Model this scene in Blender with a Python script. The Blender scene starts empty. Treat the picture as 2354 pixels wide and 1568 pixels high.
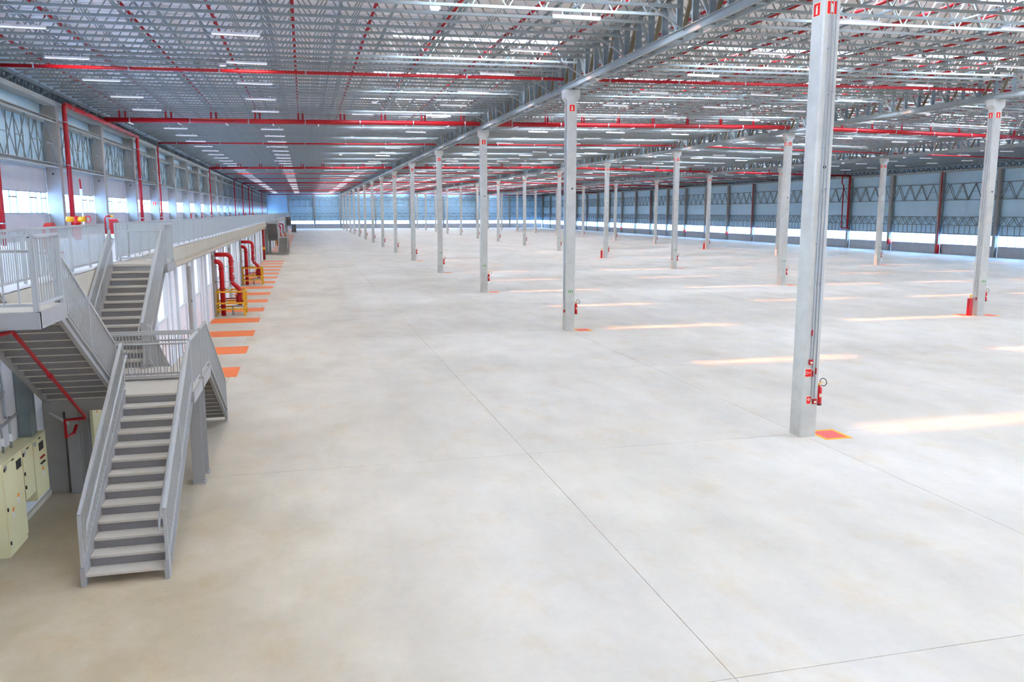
import bpy, math, random
from mathutils import Vector, Matrix
random.seed(7)
R = random.Random(11)
SC = bpy.context.scene
COL = SC.collection

# ------------------------------------------------------------------ camera, world, sun, skylight lamps, exposure
F_PX, PITCH, YAW, ROLL, CAM_Z = 1888.93, 0.15608, 0.24506, 0.00027, 5.8055
cam_d = bpy.data.cameras.new('camera'); cam = bpy.data.objects.new('camera', cam_d); COL.objects.link(cam)
cam_d.sensor_width = 36.0; cam_d.lens = 36.0 * F_PX / 2354.0; cam_d.clip_end = 1500; cam_d.clip_start = 0.1
cyw, syw, cpt, spt = math.cos(YAW), math.sin(YAW), math.cos(PITCH), math.sin(PITCH)
fwd = Vector((syw * cpt, cyw * cpt, -spt)); rgt = Vector((cyw, -syw, 0)); upv = rgt.cross(fwd)
r2 = rgt * math.cos(ROLL) + upv * math.sin(ROLL); u2 = -rgt * math.sin(ROLL) + upv * math.cos(ROLL)
cam.matrix_world = Matrix(((r2.x, u2.x, -fwd.x, 0), (r2.y, u2.y, -fwd.y, 0), (r2.z, u2.z, -fwd.z, CAM_Z), (0, 0, 0, 1)))
SC.camera = cam
SC.view_settings.view_transform = 'Standard'
try: SC.view_settings.look = 'None'
except Exception: pass
SC.view_settings.gamma = 1.0
SC.view_settings.use_curve_mapping = False
SC.view_settings.exposure = 0.54
SC.cycles.max_bounces = 5; SC.cycles.diffuse_bounces = 4; SC.cycles.glossy_bounces = 1
SC.cycles.transmission_bounces = 3; SC.cycles.transparent_max_bounces = 6
SC.cycles.caustics_reflective = False; SC.cycles.caustics_refractive = False
SC.cycles.use_adaptive_sampling = True; SC.cycles.adaptive_threshold = 0.25; SC.cycles.adaptive_min_samples = 20; SC.cycles.debug_use_spatial_splits = True
SC.cycles.sample_clamp_indirect = 6.0
SC.cycles.use_denoising = True

# layout of the hall (metres); y runs away from the camera along the column rows
YC = [18.55 + 20 * k for k in range(-2, 14)]        # column lines
YFAR, YNEAR = 298.57, -21.45
XL, XR = -13.0, 86.75                                # wall panel planes
ROWS = [(12.53, 11.5), (36.87, 11.85), (61.24, 11.5)]
def zj(x):                                           # underside of the joists: a very flat gable
    return 12.43 + 0.014 * (x - 12.5) if x < 36.87 else 12.77 - 0.014 * (x - 36.87)
JH = 0.92                                            # joist depth
SKY_X = [(3.9, 11.4), (17.6, 26.0), (29.6, 35.6), (38.2, 44.2), (47.8, 56.2), (62.4, 69.9)]
SKY_Y = [36.3 + 10 * k for k in range(-5, 27)]
SKY_POWER, SUN_POWER, WORLD_POWER = 285.0, 8.0, 6.3

w = bpy.data.worlds.new('World'); SC.world = w; w.use_nodes = True
nt = w.node_tree; nt.nodes.clear()
o = nt.nodes.new('ShaderNodeOutputWorld'); bg = nt.nodes.new('ShaderNodeBackground')
tc = nt.nodes.new('ShaderNodeTexCoord'); sx = nt.nodes.new('ShaderNodeSeparateXYZ')
cr = nt.nodes.new('ShaderNodeValToRGB')
nt.links.new(tc.outputs['Generated'], sx.inputs[0]); nt.links.new(sx.outputs['Z'], cr.inputs[0])
cr.color_ramp.elements[0].position = 0.0; cr.color_ramp.elements[0].color = (0.46, 0.70, 1.0, 1)
cr.color_ramp.elements[1].position = 0.6; cr.color_ramp.elements[1].color = (0.22, 0.50, 1.0, 1)
nt.links.new(cr.outputs[0], bg.inputs[0]); bg.inputs[1].default_value = 3.2 * WORLD_POWER
nt.links.new(bg.outputs[0], o.inputs[0])

sun_d = bpy.data.lights.new('sun', 'SUN'); sun = bpy.data.objects.new('sun', sun_d); COL.objects.link(sun)
sun_d.energy = SUN_POWER; sun_d.angle = math.radians(2.2); sun_d.color = (1.0, 0.42, 0.16)
sun.rotation_euler = Vector((10.8, -7.8, -13.6)).to_track_quat('-Z', 'Y').to_euler()
sun.location = (-40, 60, 60)

for n, (xa, xb) in enumerate(SKY_X):                 # daylight coming through each roof light
    ld = bpy.data.lights.new('skylight_daylight', 'AREA'); ld.shape = 'RECTANGLE'
    ld.size = xb - xa - 0.15; ld.size_y = 0.95; ld.energy = SKY_POWER * (xb - xa) / 7.5; ld.color = (1.0, 0.87, 0.73)
    for y in SKY_Y:
        lo = bpy.data.objects.new('skylight_daylight', ld); COL.objects.link(lo)
        lo.location = ((xa + xb) / 2, y, zj((xa + xb) / 2) + JH + 0.30)
LEFT_FILL = bpy.data.lights.new('left_bay_fill_light', 'AREA'); LEFT_FILL.shape = 'RECTANGLE'; LEFT_FILL.size = 1.6; LEFT_FILL.size_y = 0.1; LEFT_FILL.energy = 58; LEFT_FILL.color = (1.0, 0.92, 0.80)
for j in range(-3, 20):                              # fill lights added under the left bay strip lamps to brighten that side
    for x in (-9.07, -2.12):
        lo = bpy.data.objects.new('left_bay_fill_light', LEFT_FILL); COL.objects.link(lo)
        lo.location = (x, 18.55 + 20 / 17 * 6.5 + 100 / 17 * j + 0, zj(x) - .24)
def portal(name, loc, rot, sx_, sy_):                # openings through which the sky lights the hall
    ld = bpy.data.lights.new(name, 'AREA'); ld.shape = 'RECTANGLE'; ld.size = sx_; ld.size_y = sy_
    ld.cycles.is_portal = True
    lo = bpy.data.objects.new(name, ld); COL.objects.link(lo); lo.location = loc; lo.rotation_euler = rot
portal('window_portal', (XL - 0.35, (YNEAR + YFAR) / 2, 6.22), (0, -math.pi / 2, 0), 1.3, YFAR - YNEAR)
portal('louvre_portal', (XR + 0.35, (YNEAR + YFAR) / 2, 2.0), (0, math.pi / 2, 0), 1.5, YFAR - YNEAR)
portal('far_portal', ((XL + XR) / 2 + 5, YFAR + 0.35, 2.1), (-math.pi / 2, 0, 0), XR - XL - 8, 1.4)

# ------------------------------------------------------------------ materials
def mat(name, col, rough=0.6, metal=0.0, noise=0.0, nscale=3.0, bump=0.0, col2=None, emit=None, spec=0.5, stretch=None):
    m = bpy.data.materials.new(name); m.use_nodes = True
    t = m.node_tree; b = t.nodes['Principled BSDF']
    b.inputs['Base Color'].default_value = (*col, 1); b.inputs['Roughness'].default_value = rough
    b.inputs['Metallic'].default_value = metal; b.inputs['Specular IOR Level'].default_value = spec
    tc = t.nodes.new('ShaderNodeTexCoord'); nz = t.nodes.new('ShaderNodeTexNoise')
    mp = t.nodes.new('ShaderNodeMapping'); t.links.new(tc.outputs['Object'], mp.inputs[0]); t.links.new(mp.outputs[0], nz.inputs['Vector'])
    if stretch: mp.inputs['Scale'].default_value = stretch
    nz.inputs['Scale'].default_value = nscale; nz.inputs['Detail'].default_value = 5
    if noise > 0 or col2:
        r = t.nodes.new('ShaderNodeValToRGB'); t.links.new(nz.outputs['Fac'], r.inputs[0])
        c2 = col2 or tuple(max(0, c * (1 - noise)) for c in col)
        r.color_ramp.elements[0].position = 0.32; r.color_ramp.elements[1].position = 0.68
        r.color_ramp.elements[0].color = (*c2, 1); r.color_ramp.elements[1].color = (*col, 1)
        t.links.new(r.outputs[0], b.inputs['Base Color'])
    if bump > 0:
        bp = t.nodes.new('ShaderNodeBump'); bp.inputs['Strength'].default_value = bump; bp.inputs['Distance'].default_value = 0.02
        t.links.new(nz.outputs['Fac'], bp.inputs['Height']); t.links.new(bp.outputs[0], b.inputs['Normal'])
    if emit:
        b.inputs['Emission Color'].default_value = (*emit[:3], 1); b.inputs['Emission Strength'].default_value = emit[3]
    return m
def srgb(r, g, b):
    f = lambda c: (c / 255 / 12.92) if c / 255 <= 0.04045 else ((c / 255 + 0.055) / 1.055) ** 2.4
    return (f(r), f(g), f(b))
M = {}
M['conc_col'] = mat('cast_concrete', srgb(208, 205, 194), 0.8, noise=0.15, nscale=2.2, bump=0.15)
M['conc_dark'] = mat('wall_column_concrete', srgb(168, 164, 156), 0.85, noise=0.12, nscale=2.0, bump=0.15)
M['conc_panel'] = mat('precast_wall_panel', srgb(186, 186, 188), 0.85, noise=0.10, nscale=1.2, bump=0.1)
M['conc_beam'] = mat('precast_beam', srgb(205, 196, 176), 0.85, noise=0.12, nscale=1.5, bump=0.1)
M['joist'] = mat('galvanised_joist_steel', srgb(152, 160, 156), 0.4, 0.0, noise=0.10, nscale=3)
M['truss'] = mat('galvanised_truss_steel', srgb(172, 177, 172), 0.6, 0.0, noise=0.22, nscale=1.6, stretch=(1, .25, 2))
M['truss_dark'] = mat('dark_galvanised_steel', srgb(134, 147, 150), 0.5, 0.05, noise=0.2, nscale=3)
M['rust'] = mat('rusty_steel', srgb(132, 116, 88), 0.7, 0.1, noise=0.3, nscale=4)
M['roof'] = mat('roof_deck_white', srgb(244, 240, 238), 0.75, noise=0.05, nscale=0.6, bump=0.5, stretch=(0.6, 2, 1))
M['red'] = mat('fire_red_paint', srgb(178, 12, 24), 0.38, noise=0.08, nscale=2)
M['red_bright'] = mat('bright_red_paint', srgb(206, 16, 24), 0.32)
M['yellow'] = mat('safety_yellow_paint', srgb(240, 176, 10), 0.45, noise=0.06, nscale=5)
M['stair'] = mat('grey_stair_paint', srgb(166, 164, 160), 0.45, noise=0.06, nscale=6)
M['stair_rail'] = mat('grey_rail_paint', srgb(178, 178, 174), 0.4)
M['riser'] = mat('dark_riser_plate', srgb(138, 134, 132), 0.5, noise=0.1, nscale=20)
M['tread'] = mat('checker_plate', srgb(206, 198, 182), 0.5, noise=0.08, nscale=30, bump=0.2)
M['paint_white'] = mat('white_wall_paint', srgb(232, 232, 234), 0.7, noise=0.06, nscale=1.0)
M['door_white'] = mat('white_door_panel', srgb(250, 250, 252), 0.4)
M['door_frame'] = mat('pale_grey_frame', srgb(226, 234, 240), 0.45)
M['orange'] = mat('orange_floor_paint', srgb(255, 126, 46), 0.5, noise=0.06, nscale=4)
M['mat_red'] = mat('red_floor_paint', srgb(238, 96, 86), 0.5, noise=0.08, nscale=10)
M['mat_yellow'] = mat('yellow_floor_paint', srgb(252, 176, 16), 0.5)
M['black'] = mat('black_plastic', (0.015, 0.015, 0.017), 0.45)
M['cabinet'] = mat('beige_cabinet_paint', srgb(236, 226, 176), 0.45, noise=0.04, nscale=2)
M['galv'] = mat('galvanised_conduit', srgb(172, 178, 182), 0.35, 0.6)
M['sign_red'] = mat('sign_red', srgb(240, 20, 12), 0.5)
M['sign_cream'] = mat('sign_cream', srgb(238, 232, 200), 0.5)
M['sign_green'] = mat('sign_green', srgb(10, 130, 70), 0.5)
M['white'] = mat('white_enamel', srgb(240, 240, 240), 0.4)
M['lamp'] = mat('lamp_diffuser', (0.9, 0.9, 0.9), 0.4, emit=(0.95, 0.98, 1.0, 0.45))
M['orange_label'] = mat('orange_label', srgb(250, 150, 20), 0.5)
M['brown'] = mat('brown_recess_panel', srgb(128, 108, 96), 0.7)
M['gauge'] = mat('gauge_face', srgb(220, 220, 210), 0.3)
M['asphalt'] = mat('outdoor_paving', srgb(196, 208, 222), 0.9, noise=0.1, nscale=0.2)
M['bld'] = mat('pale_outbuilding', srgb(226, 232, 240), 0.8)
M['bldwin'] = mat('outbuilding_glass', srgb(120, 150, 190), 0.2)
def glass(name, tint, tr):
    m = bpy.data.materials.new(name); m.use_nodes = True; t = m.node_tree; t.nodes.clear()
    o = t.nodes.new('ShaderNodeOutputMaterial'); mx = t.nodes.new('ShaderNodeMixShader')
    a = t.nodes.new('ShaderNodeBsdfTransparent'); g = t.nodes.new('ShaderNodeBsdfGlossy')
    a.inputs[0].default_value = (*tint, 1); g.inputs['Roughness'].default_value = 0.05; mx.inputs[0].default_value = 1 - tr
    t.links.new(a.outputs[0], mx.inputs[1]); t.links.new(g.outputs[0], mx.inputs[2]); t.links.new(mx.outputs[0], o.inputs[0])
    return m
M['glass'] = glass('window_glass', (0.95, 0.98, 1.0), 0.92)
M['skyglass'] = glass('rooflight_glazing', (1.0, 0.97, 0.93), 0.93)
M['doorglass_glow'] = mat('door_glass_added_glow', srgb(225, 232, 238), 0.08, spec=0.9, emit=(0.95, 0.98, 1.0, 0.35))   # opaque pane with an added glow in place of daylight; solid wall behind
def clad(name, col, axis, freq, rough=0.35):
    """corrugated metal sheet: colour plus fine vertical relief"""
    m = mat(name, col, rough, 0.0, noise=0.07, nscale=0.5, spec=0.6); t = m.node_tree; b = t.nodes['Principled BSDF']
    tc = t.nodes.new('ShaderNodeTexCoord'); wv = t.nodes.new('ShaderNodeTexWave'); wv.bands_direction = axis
    wv.inputs['Scale'].default_value = freq; t.links.new(tc.outputs['Object'], wv.inputs['Vector'])
    bp = t.nodes.new('ShaderNodeBump'); bp.inputs['Strength'].default_value = 0.35; bp.inputs['Distance'].default_value = 0.02
    t.links.new(wv.outputs['Fac'], bp.inputs['Height']); t.links.new(bp.outputs[0], b.inputs['Normal'])
    return m
M['clad_side'] = clad('pale_blue_cladding', srgb(202, 234, 248), 'Y', 1.2)
M['clad_far'] = clad('light_blue_cladding', srgb(190, 228, 248), 'X', 1.2)
# concrete floor: broad mottling, brownish stains and fine grain
def floor_mat():
    m = bpy.data.materials.new('power_floated_concrete'); m.use_nodes = True; t = m.node_tree; b = t.nodes['Principled BSDF']
    tc = t.nodes.new('ShaderNodeTexCoord')
    def noise(scale, det=6, st=None, rough=0.55):
        mp = t.nodes.new('ShaderNodeMapping'); t.links.new(tc.outputs['Object'], mp.inputs[0])
        if st: mp.inputs['Scale'].default_value = st
        n = t.nodes.new('ShaderNodeTexNoise'); n.inputs['Scale'].default_value = scale; n.inputs['Detail'].default_value = det
        n.inputs['Roughness'].default_value = rough; t.links.new(mp.outputs[0], n.inputs['Vector']); return n
    def ramp(n, p0, p1, c0, c1):
        r = t.nodes.new('ShaderNodeValToRGB'); r.color_ramp.elements[0].position = p0; r.color_ramp.elements[1].position = p1
        r.color_ramp.elements[0].color = (*c0, 1); r.color_ramp.elements[1].color = (*c1, 1); t.links.new(n.outputs['Fac'], r.inputs[0]); return r
    def mul(a, bb, f=1.0, mode='MULTIPLY'):
        x = t.nodes.new('ShaderNodeMix'); x.data_type = 'RGBA'; x.blend_type = mode; x.inputs[0].default_value = f
        t.links.new(a, x.inputs[6]); t.links.new(bb, x.inputs[7]); return x.outputs[2]
    base = ramp(noise(0.16, 5, (1, .6, 1)), 0.35, 0.65, srgb(208, 197, 177), srgb(221, 211, 194))
    blot = ramp(noise(0.55, 8, (1, .5, 1), 0.62), 0.36, 0.60, (0.88, 0.885, 0.89), (1, 1, 1))
    stain = ramp(noise(0.9, 8, (1, .7, 1), 0.7), 0.52, 0.72, (1, 1, 1), (0.97, 0.90, 0.78))
    fine = ramp(noise(7.0, 4), 0.3, 0.7, (0.965, 0.965, 0.965), (1, 1, 1))
    speck = ramp(noise(26.0, 2), 0.73, 0.76, (1, 1, 1), (0.8, 0.72, 0.62))
    c = mul(base.outputs[0], blot.outputs[0]); c = mul(c, stain.outputs[0]); c = mul(c, fine.outputs[0]); c = mul(c, speck.outputs[0])
    sep = t.nodes.new('ShaderNodeSeparateXYZ'); t.links.new(tc.outputs['Object'], sep.inputs[0])
    def mr(o_, a, b_):
        n = t.nodes.new('ShaderNodeMapRange'); n.interpolation_type = 'SMOOTHSTEP'; t.links.new(o_, n.inputs[0]); n.inputs[1].default_value = a; n.inputs[2].default_value = b_; return n.outputs[0]
    mu = t.nodes.new('ShaderNodeMath'); mu.operation = 'MULTIPLY'; t.links.new(mr(sep.outputs['X'], 4.0, -3.5), mu.inputs[0]); t.links.new(mr(sep.outputs['Y'], 30.0, 10.0), mu.inputs[1])
    dn = ramp(noise(0.7, 7, (1, .8, 1), 0.65), 0.3, 0.7, (0.66, 0.57, 0.40), (0.93, 0.87, 0.74))     # clayey dust trodden in around the stair foot
    x_ = t.nodes.new('ShaderNodeMix'); x_.data_type = 'RGBA'; x_.blend_type = 'MULTIPLY'; t.links.new(mu.outputs[0], x_.inputs[0]); t.links.new(c, x_.inputs[6]); t.links.new(dn.outputs[0], x_.inputs[7]); c = x_.outputs[2]
    t.links.new(c, b.inputs['Base Color'])
    rr = ramp(noise(0.8, 5), 0.3, 0.7, (0.42,) * 3, (0.62,) * 3); t.links.new(rr.outputs[0], b.inputs['Roughness'])
    b.inputs['Specular IOR Level'].default_value = 0.35
    return m
M['floor'] = floor_mat()
M['joint'] = mat('joint_filler', srgb(196, 188, 174), 0.9)
M['mezz'] = mat('mezzanine_topping', srgb(226, 228, 232), 0.7, noise=0.05, nscale=0.6)

# ------------------------------------------------------------------ mesh helpers
ORG = {}
class MB:
    def __init__(s): s.v = []; s.f = []; s.mi = []; s.cur = 0
    def add(s, vs, fs):
        n = len(s.v); s.v += [tuple(p) for p in vs]; s.f += [tuple(i + n for i in f) for f in fs]; s.mi += [s.cur] * len(fs)
    def box(s, x0, y0, z0, x1, y1, z1):
        s.add([(x0, y0, z0), (x1, y0, z0), (x1, y1, z0), (x0, y1, z0), (x0, y0, z1), (x1, y0, z1), (x1, y1, z1), (x0, y1, z1)],
              [(0, 3, 2, 1), (4, 5, 6, 7), (0, 1, 5, 4), (1, 2, 6, 5), (2, 3, 7, 6), (3, 0, 4, 7)]); return s
    def bar(s, p, q, w, h, up=(0, 0, 1), caps=True):
        p = Vector(p); q = Vector(q); d = (q - p).normalized(); up = Vector(up)
        a = d.cross(up)
        if a.length < 1e-4: a = d.cross(Vector((0, 1, 0)))
        a.normalize(); b = a.cross(d).normalized(); a = a * w / 2; b = b * h / 2
        vs = [p - a - b, p + a - b, p + a + b, p - a + b, q - a - b, q + a - b, q + a + b, q - a + b]
        fs = [(0, 1, 5, 4), (1, 2, 6, 5), (2, 3, 7, 6), (3, 0, 4, 7)]
        if caps: fs += [(0, 3, 2, 1), (4, 5, 6, 7)]
        s.add(vs, fs); return s
    def tube(s, pts, r, n=8, caps=True):
        pts = [Vector(p) for p in pts]; rings = []; ref = None
        for i, p in enumerate(pts):
            d = (pts[min(i + 1, len(pts) - 1)] - pts[max(i - 1, 0)]).normalized()
            if ref is None: ref = d.cross(Vector((0, 0, 1))) if abs(d.z) < .9 else d.cross(Vector((0, 1, 0)))
            a = (ref - d * ref.dot(d)).normalized(); b = d.cross(a); ref = a
            rr = r[i] if isinstance(r, (list, tuple)) else r
            rings.append([p + a * rr * math.cos(2 * math.pi * k / n) + b * rr * math.sin(2 * math.pi * k / n) for k in range(n)])
        vs = [v for ring in rings for v in ring]; fs = []
        for i in range(len(pts) - 1):
            for k in range(n): fs.append((i * n + k, i * n + (k + 1) % n, (i + 1) * n + (k + 1) % n, (i + 1) * n + k))
        if caps: fs += [tuple(range(n - 1, -1, -1)), tuple((len(pts) - 1) * n + k for k in range(n))]
        s.add(vs, fs); return s
    def prism(s, poly, a0, a1, axis='y'):
        """poly of 2D points extruded along an axis: y -> (x,z), x -> (y,z), z -> (x,y)"""
        def P(p, a): return (p[0], a, p[1]) if axis == 'y' else ((a, p[0], p[1]) if axis == 'x' else (p[0], p[1], a))
        n = len(poly); s.add([P(p, a0) for p in poly] + [P(p, a1) for p in poly],
                             [tuple(range(n)), tuple(range(2 * n - 1, n - 1, -1))] + [(i, i + n, (i + 1) % n + n, (i + 1) % n) for i in range(n)]); return s
    def build(s, name, m, parent=None, smooth=False, **tags):
        me = bpy.data.meshes.new(name); org = ORG.get(parent.name, (0, 0, 0)) if parent else (0, 0, 0)
        me.from_pydata([(x - org[0], y - org[1], z - org[2]) for x, y, z in s.v], [], s.f)
        for mm in (m if isinstance(m, (list, tuple)) else [m]): me.materials.append(M[mm])
        if any(s.mi): me.polygons.foreach_set('material_index', s.mi)
        if smooth: me.polygons.foreach_set('use_smooth', [True] * len(me.polygons))
        me.update()
        ob = bpy.data.objects.new(name, me); COL.objects.link(ob)
        if parent: ob.parent = parent; ORG[ob.name] = org
        for k, v in tags.items(): ob[k] = v
        return ob
def tag(o, label=None, cat=None, group=None, kind=None):
    if label: o['label'] = label
    if cat: o['category'] = cat
    if group: o['group'] = group
    if kind: o['kind'] = kind
    return o
def thing(name, loc, label, cat, group=None):
    e = bpy.data.objects.new(name, None); COL.objects.link(e); e.location = loc; e.empty_display_size = 0.2; ORG[e.name] = tuple(loc)
    return tag(e, label, cat, group)
def dup(o, loc=None, parent=None):
    c = o.copy(); COL.objects.link(c)
    if parent: c.parent = parent
    if loc is not None: c.location = loc
    for ch in list(o.children): dup(ch, None, c)
    return c
def inst(src, parent, loc):
    """a further piece that shares the mesh of src, moved by loc"""
    c = src.copy(); COL.objects.link(c); c.parent = parent; c.location = loc; ORG[c.name] = ORG.get(parent.name, (0, 0, 0)); return c
ONES = ['', 'first', 'second', 'third', 'fourth', 'fifth', 'sixth', 'seventh', 'eighth', 'ninth', 'tenth', 'eleventh', 'twelfth', 'thirteenth', 'fourteenth',
        'fifteenth', 'sixteenth', 'seventeenth', 'eighteenth', 'nineteenth']
TENS = ['', '', 'twenty', 'thirty', 'forty', 'fifty', 'sixty', 'seventy', 'eighty', 'ninety']
ORD = []
for n_ in range(1, 100):
    ORD.append(ONES[n_] if n_ < 20 else (TENS[n_ // 10][:-1] + 'ieth' if n_ % 10 == 0 else TENS[n_ // 10] + '-' + ONES[n_ % 10]))
def arc(c, r, a0, a1, u, v, n=6):
    c = Vector(c); u = Vector(u); v = Vector(v)
    return [c + u * r * math.cos(a0 + (a1 - a0) * i / n) + v * r * math.sin(a0 + (a1 - a0) * i / n) for i in range(n + 1)]
STR = dict(kind='structure')

# ------------------------------------------------------------------ floor: slabs with sawn joints
fl = MB().box(XL - .5, YNEAR - .5, -0.35, XR + .5, YFAR + .5, -0.03).build('floor', 'joint', **STR)
xj = [XL + .01, -2.78, 5.05, 12.5, 20.6, 28.7, 36.85, 44.95, 53.05, 61.2, 69.7, 78.2, XR - .01]
yj = [YNEAR + .01] + [-1.4 + 10 * k for k in range(0, 10)] + [98.6 + 20 * k + 0.0 for k in range(0, 10)] + [YFAR - .01]
g = 0.005
for j in range(len(yj) - 1):
    xs = [v for v in xj if not (abs(v + 2.78) < .01 and yj[j] < 28)]
    for i in range(len(xs) - 1):
        MB().box(xs[i] + g, yj[j] + g, -0.03, xs[i + 1] - g, yj[j + 1] - g, 0.0).build('floor_slab', 'floor', fl)
# outdoors seen through the glazing
MB().box(-400, -200, -1.6, 400, 700, -1.3).build('ground', 'asphalt', **STR)
for i in range(6):
    b = thing('outbuilding', (-62, 40 + 62 * i, -1.3), f'pale low building seen through the left windows, {ORD[i]} from the camera', 'building', 'pale buildings beyond the left windows')
    y0 = 12 + 62 * i
    MB().box(-70, y0, -1.3, -62, y0 + 56, 8.0).build('wall', 'bld', b)
    rf = MB().box(-70.4, y0 - .4, 8.0, -61.6, y0 + 56.4, 8.5).build('roof', 'bld', b)
    w0 = MB().box(-62.06, y0 + 2, 5.0, -61.98, y0 + 4.6, 6.8).build('window', 'bldwin', b)
    for k in range(1, 14): inst(w0, b, (0, 4 * k, 0))

# ------------------------------------------------------------------ roof deck with roof-light openings
rb = MB()
ycuts = [YNEAR - .5]
for y in SKY_Y: ycuts += [y - .5, y + .5]
ycuts.append(YFAR + .5)
allx = sorted({XL - .5, XR + .5, 36.87} | {x for p in SKY_X for x in p})
for i in range(len(ycuts) - 1):
    skyband = i % 2 == 1
    for a, b_ in zip(allx[:-1], allx[1:]):
        if skyband and any(abs(a - p[0]) < .01 for p in SKY_X): continue
        za, zb = zj(a) + JH + .02, zj(b_) + JH + .02
        y0, y1 = ycuts[i], ycuts[i + 1]
        rb.add([(a, y0, za), (b_, y0, zb), (b_, y1, zb), (a, y1, za), (a, y0, za + .12), (b_, y0, zb + .12), (b_, y1, zb + .12), (a, y1, za + .12)],
               [(0, 3, 2, 1), (4, 5, 6, 7), (0, 1, 5, 4), (1, 2, 6, 5), (2, 3, 7, 6), (3, 0, 4, 7)])
ceil = rb.build('ceiling', 'roof', **STR)
BAYN = ['left bay', 'left half of the second bay', 'right half of the second bay', 'left half of the third bay', 'right half of the third bay', 'right bay']
for n, (xa, xb) in enumerate(SKY_X):
    first = None
    for q, y in enumerate(SKY_Y):
        if first is None:
            xm = (xa + xb) / 2; z = zj(xm) + JH + .02; dz = 0.12
            t = thing('skylight', (xm, y, z), f'narrow bright skylight over the {BAYN[n]}, {ORD[q]} from the camera end', 'skylight', 'skylights over the ' + BAYN[n])
            c = MB()
            for yy in (y - .52, y + .48): c.box(xa - .04, yy, z - dz, xb + .04, yy + .04, z + .28)
            for xx in (xa - .04, xb): c.box(xx, y - .48, z - dz, xx + .04, y + .48, z + .28)
            c.build('curb', 'white', t)
            v = MB(); pr = [(y + .5 * math.cos(math.pi * i / 8), z + .34 + .26 * math.sin(math.pi * i / 8)) for i in range(9)]
            for i in range(8):
                v.add([(xa, *pr[i]), (xb, *pr[i]), (xb, *pr[i + 1]), (xa, *pr[i + 1])], [(0, 1, 2, 3)])
            v.build('glazing', 'skyglass', t); first = (t, y)
        else:
            t = dup(first[0], (first[0].location[0], y, first[0].location[2])); t['label'] = f'narrow bright skylight over the {BAYN[n]}, {ORD[q]} from the camera end'

# ------------------------------------------------------------------ open web roof joists
def joist_geo(xa, xb, ch='all'):
    m = MB(); za, zb = zj(xa), zj(xb)
    zz = lambda x: za + (zb - za) * (x - xa) / (xb - xa)
    if ch in ('all', 'bot'):                         # U-shaped lower chord, mouth up
        m.bar((xa, 0, za + .035), (xb, 0, zb + .035), .10, .07)
        m.bar((xa, -.038, za + .08), (xb, -.038, zb + .08), .018, .025)
        m.bar((xa, .038, za + .08), (xb, .038, zb + .08), .018, .025)
    if ch in ('all', 'top'): m.bar((xa - .1, 0, za + JH - .005), (xb + .1, 0, zb + JH - .005), .07, .03)
    if ch in ('all', 'web'):
        n = round((xb - xa) / 1.2); p = (xb - xa) / n
        for i in range(n):
            x0 = xa + i * p; xm = x0 + p / 2; x1 = x0 + p
            m.bar((x0 + .04, 0, zz(x0) + JH - .01), (xm - .05, 0, zz(xm) + .08), .04, .04, (0, 1, 0), False)
            m.bar((xm + .05, 0, zz(xm) + .08), (x1 - .04, 0, zz(x1) + JH - .01), .04, .04, (0, 1, 0), False)
    return m
JX = [(-12.35, 12.22), (12.84, 36.56), (37.18, 60.93), (61.55, 86.0)]
JL = ['left bay', 'second bay', 'third bay', 'right bay']
JS = 20 / 17
jy = [18.55 + JS * (k + .5) for k in range(0, 237)]
jfar = MB(); cnt = 0
protoA, protoB = {}, {}
for q, y in enumerate(jy):
    for n, (xa, xb) in enumerate(JX):
        if q < 75:
            lab = f'grey open web roof joist of the {JL[n]}, {ORD[q]} joist past the first column row end'; grp = 'roof joists of the ' + JL[n]
            lab = f'grey open web roof joist of the {JL[n]}, {ORD[q]} from the camera end'
            if q < 16:                               # nearest: chords and webs are parts
                if n not in protoA:
                    t = thing('roof_joist', (xa, 0, zj(xa)), lab, 'joist', grp)
                    joist_geo(xa, xb, 'bot').build('bottom_chord', 'joist', t); joist_geo(xa, xb, 'top').build('top_chord', 'white', t)
                    joist_geo(xa, xb, 'web').build('web_bars', 'joist', t, kind='stuff'); t.location.y = y; protoA[n] = t
                else: t = dup(protoA[n], (xa, y, zj(xa))); t['label'] = lab
            else:
                if n not in protoB:
                    ob = joist_geo(xa, xb).build('roof_joist', 'joist'); tag(ob, lab, 'joist', grp); ob.location.y = y; protoB[n] = ob
                else: t = dup(protoB[n], (0, y, 0)); t['label'] = lab
        else:
            j = joist_geo(xa, xb); jfar.add([(x, yy + y, z) for x, yy, z in j.v], j.f)
tag(jfar.build('roof_joists', 'joist'), 'grey open web roof joists in the far half of the hall', 'joists', kind='stuff')
# longitudinal bridging angles running through the joists
for n, (xa, xb) in enumerate(JX):
    for i, fx in enumerate((0.14, 0.30, 0.455, 0.56, 0.72, 0.87)):
        x = xa + (xb - xa) * fx; z = zj(x)
        t = thing('bridging_line', (x, YC[2], z), f'{ORD[i]} grey bridging line through the joists of the {JL[n]}, counted from the left', 'bridging', 'bridging lines through the roof joists')
        MB().bar((x, 22, z + .17), (x, YFAR - .3, z + .17), .06, .06).build('lower_angle', 'truss_dark', t)
        MB().bar((x + .12, 22, z + JH - .16), (x + .12, YFAR - .3, z + JH - .16), .09, .07).build('upper_angle', 'truss_dark', t)

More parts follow.
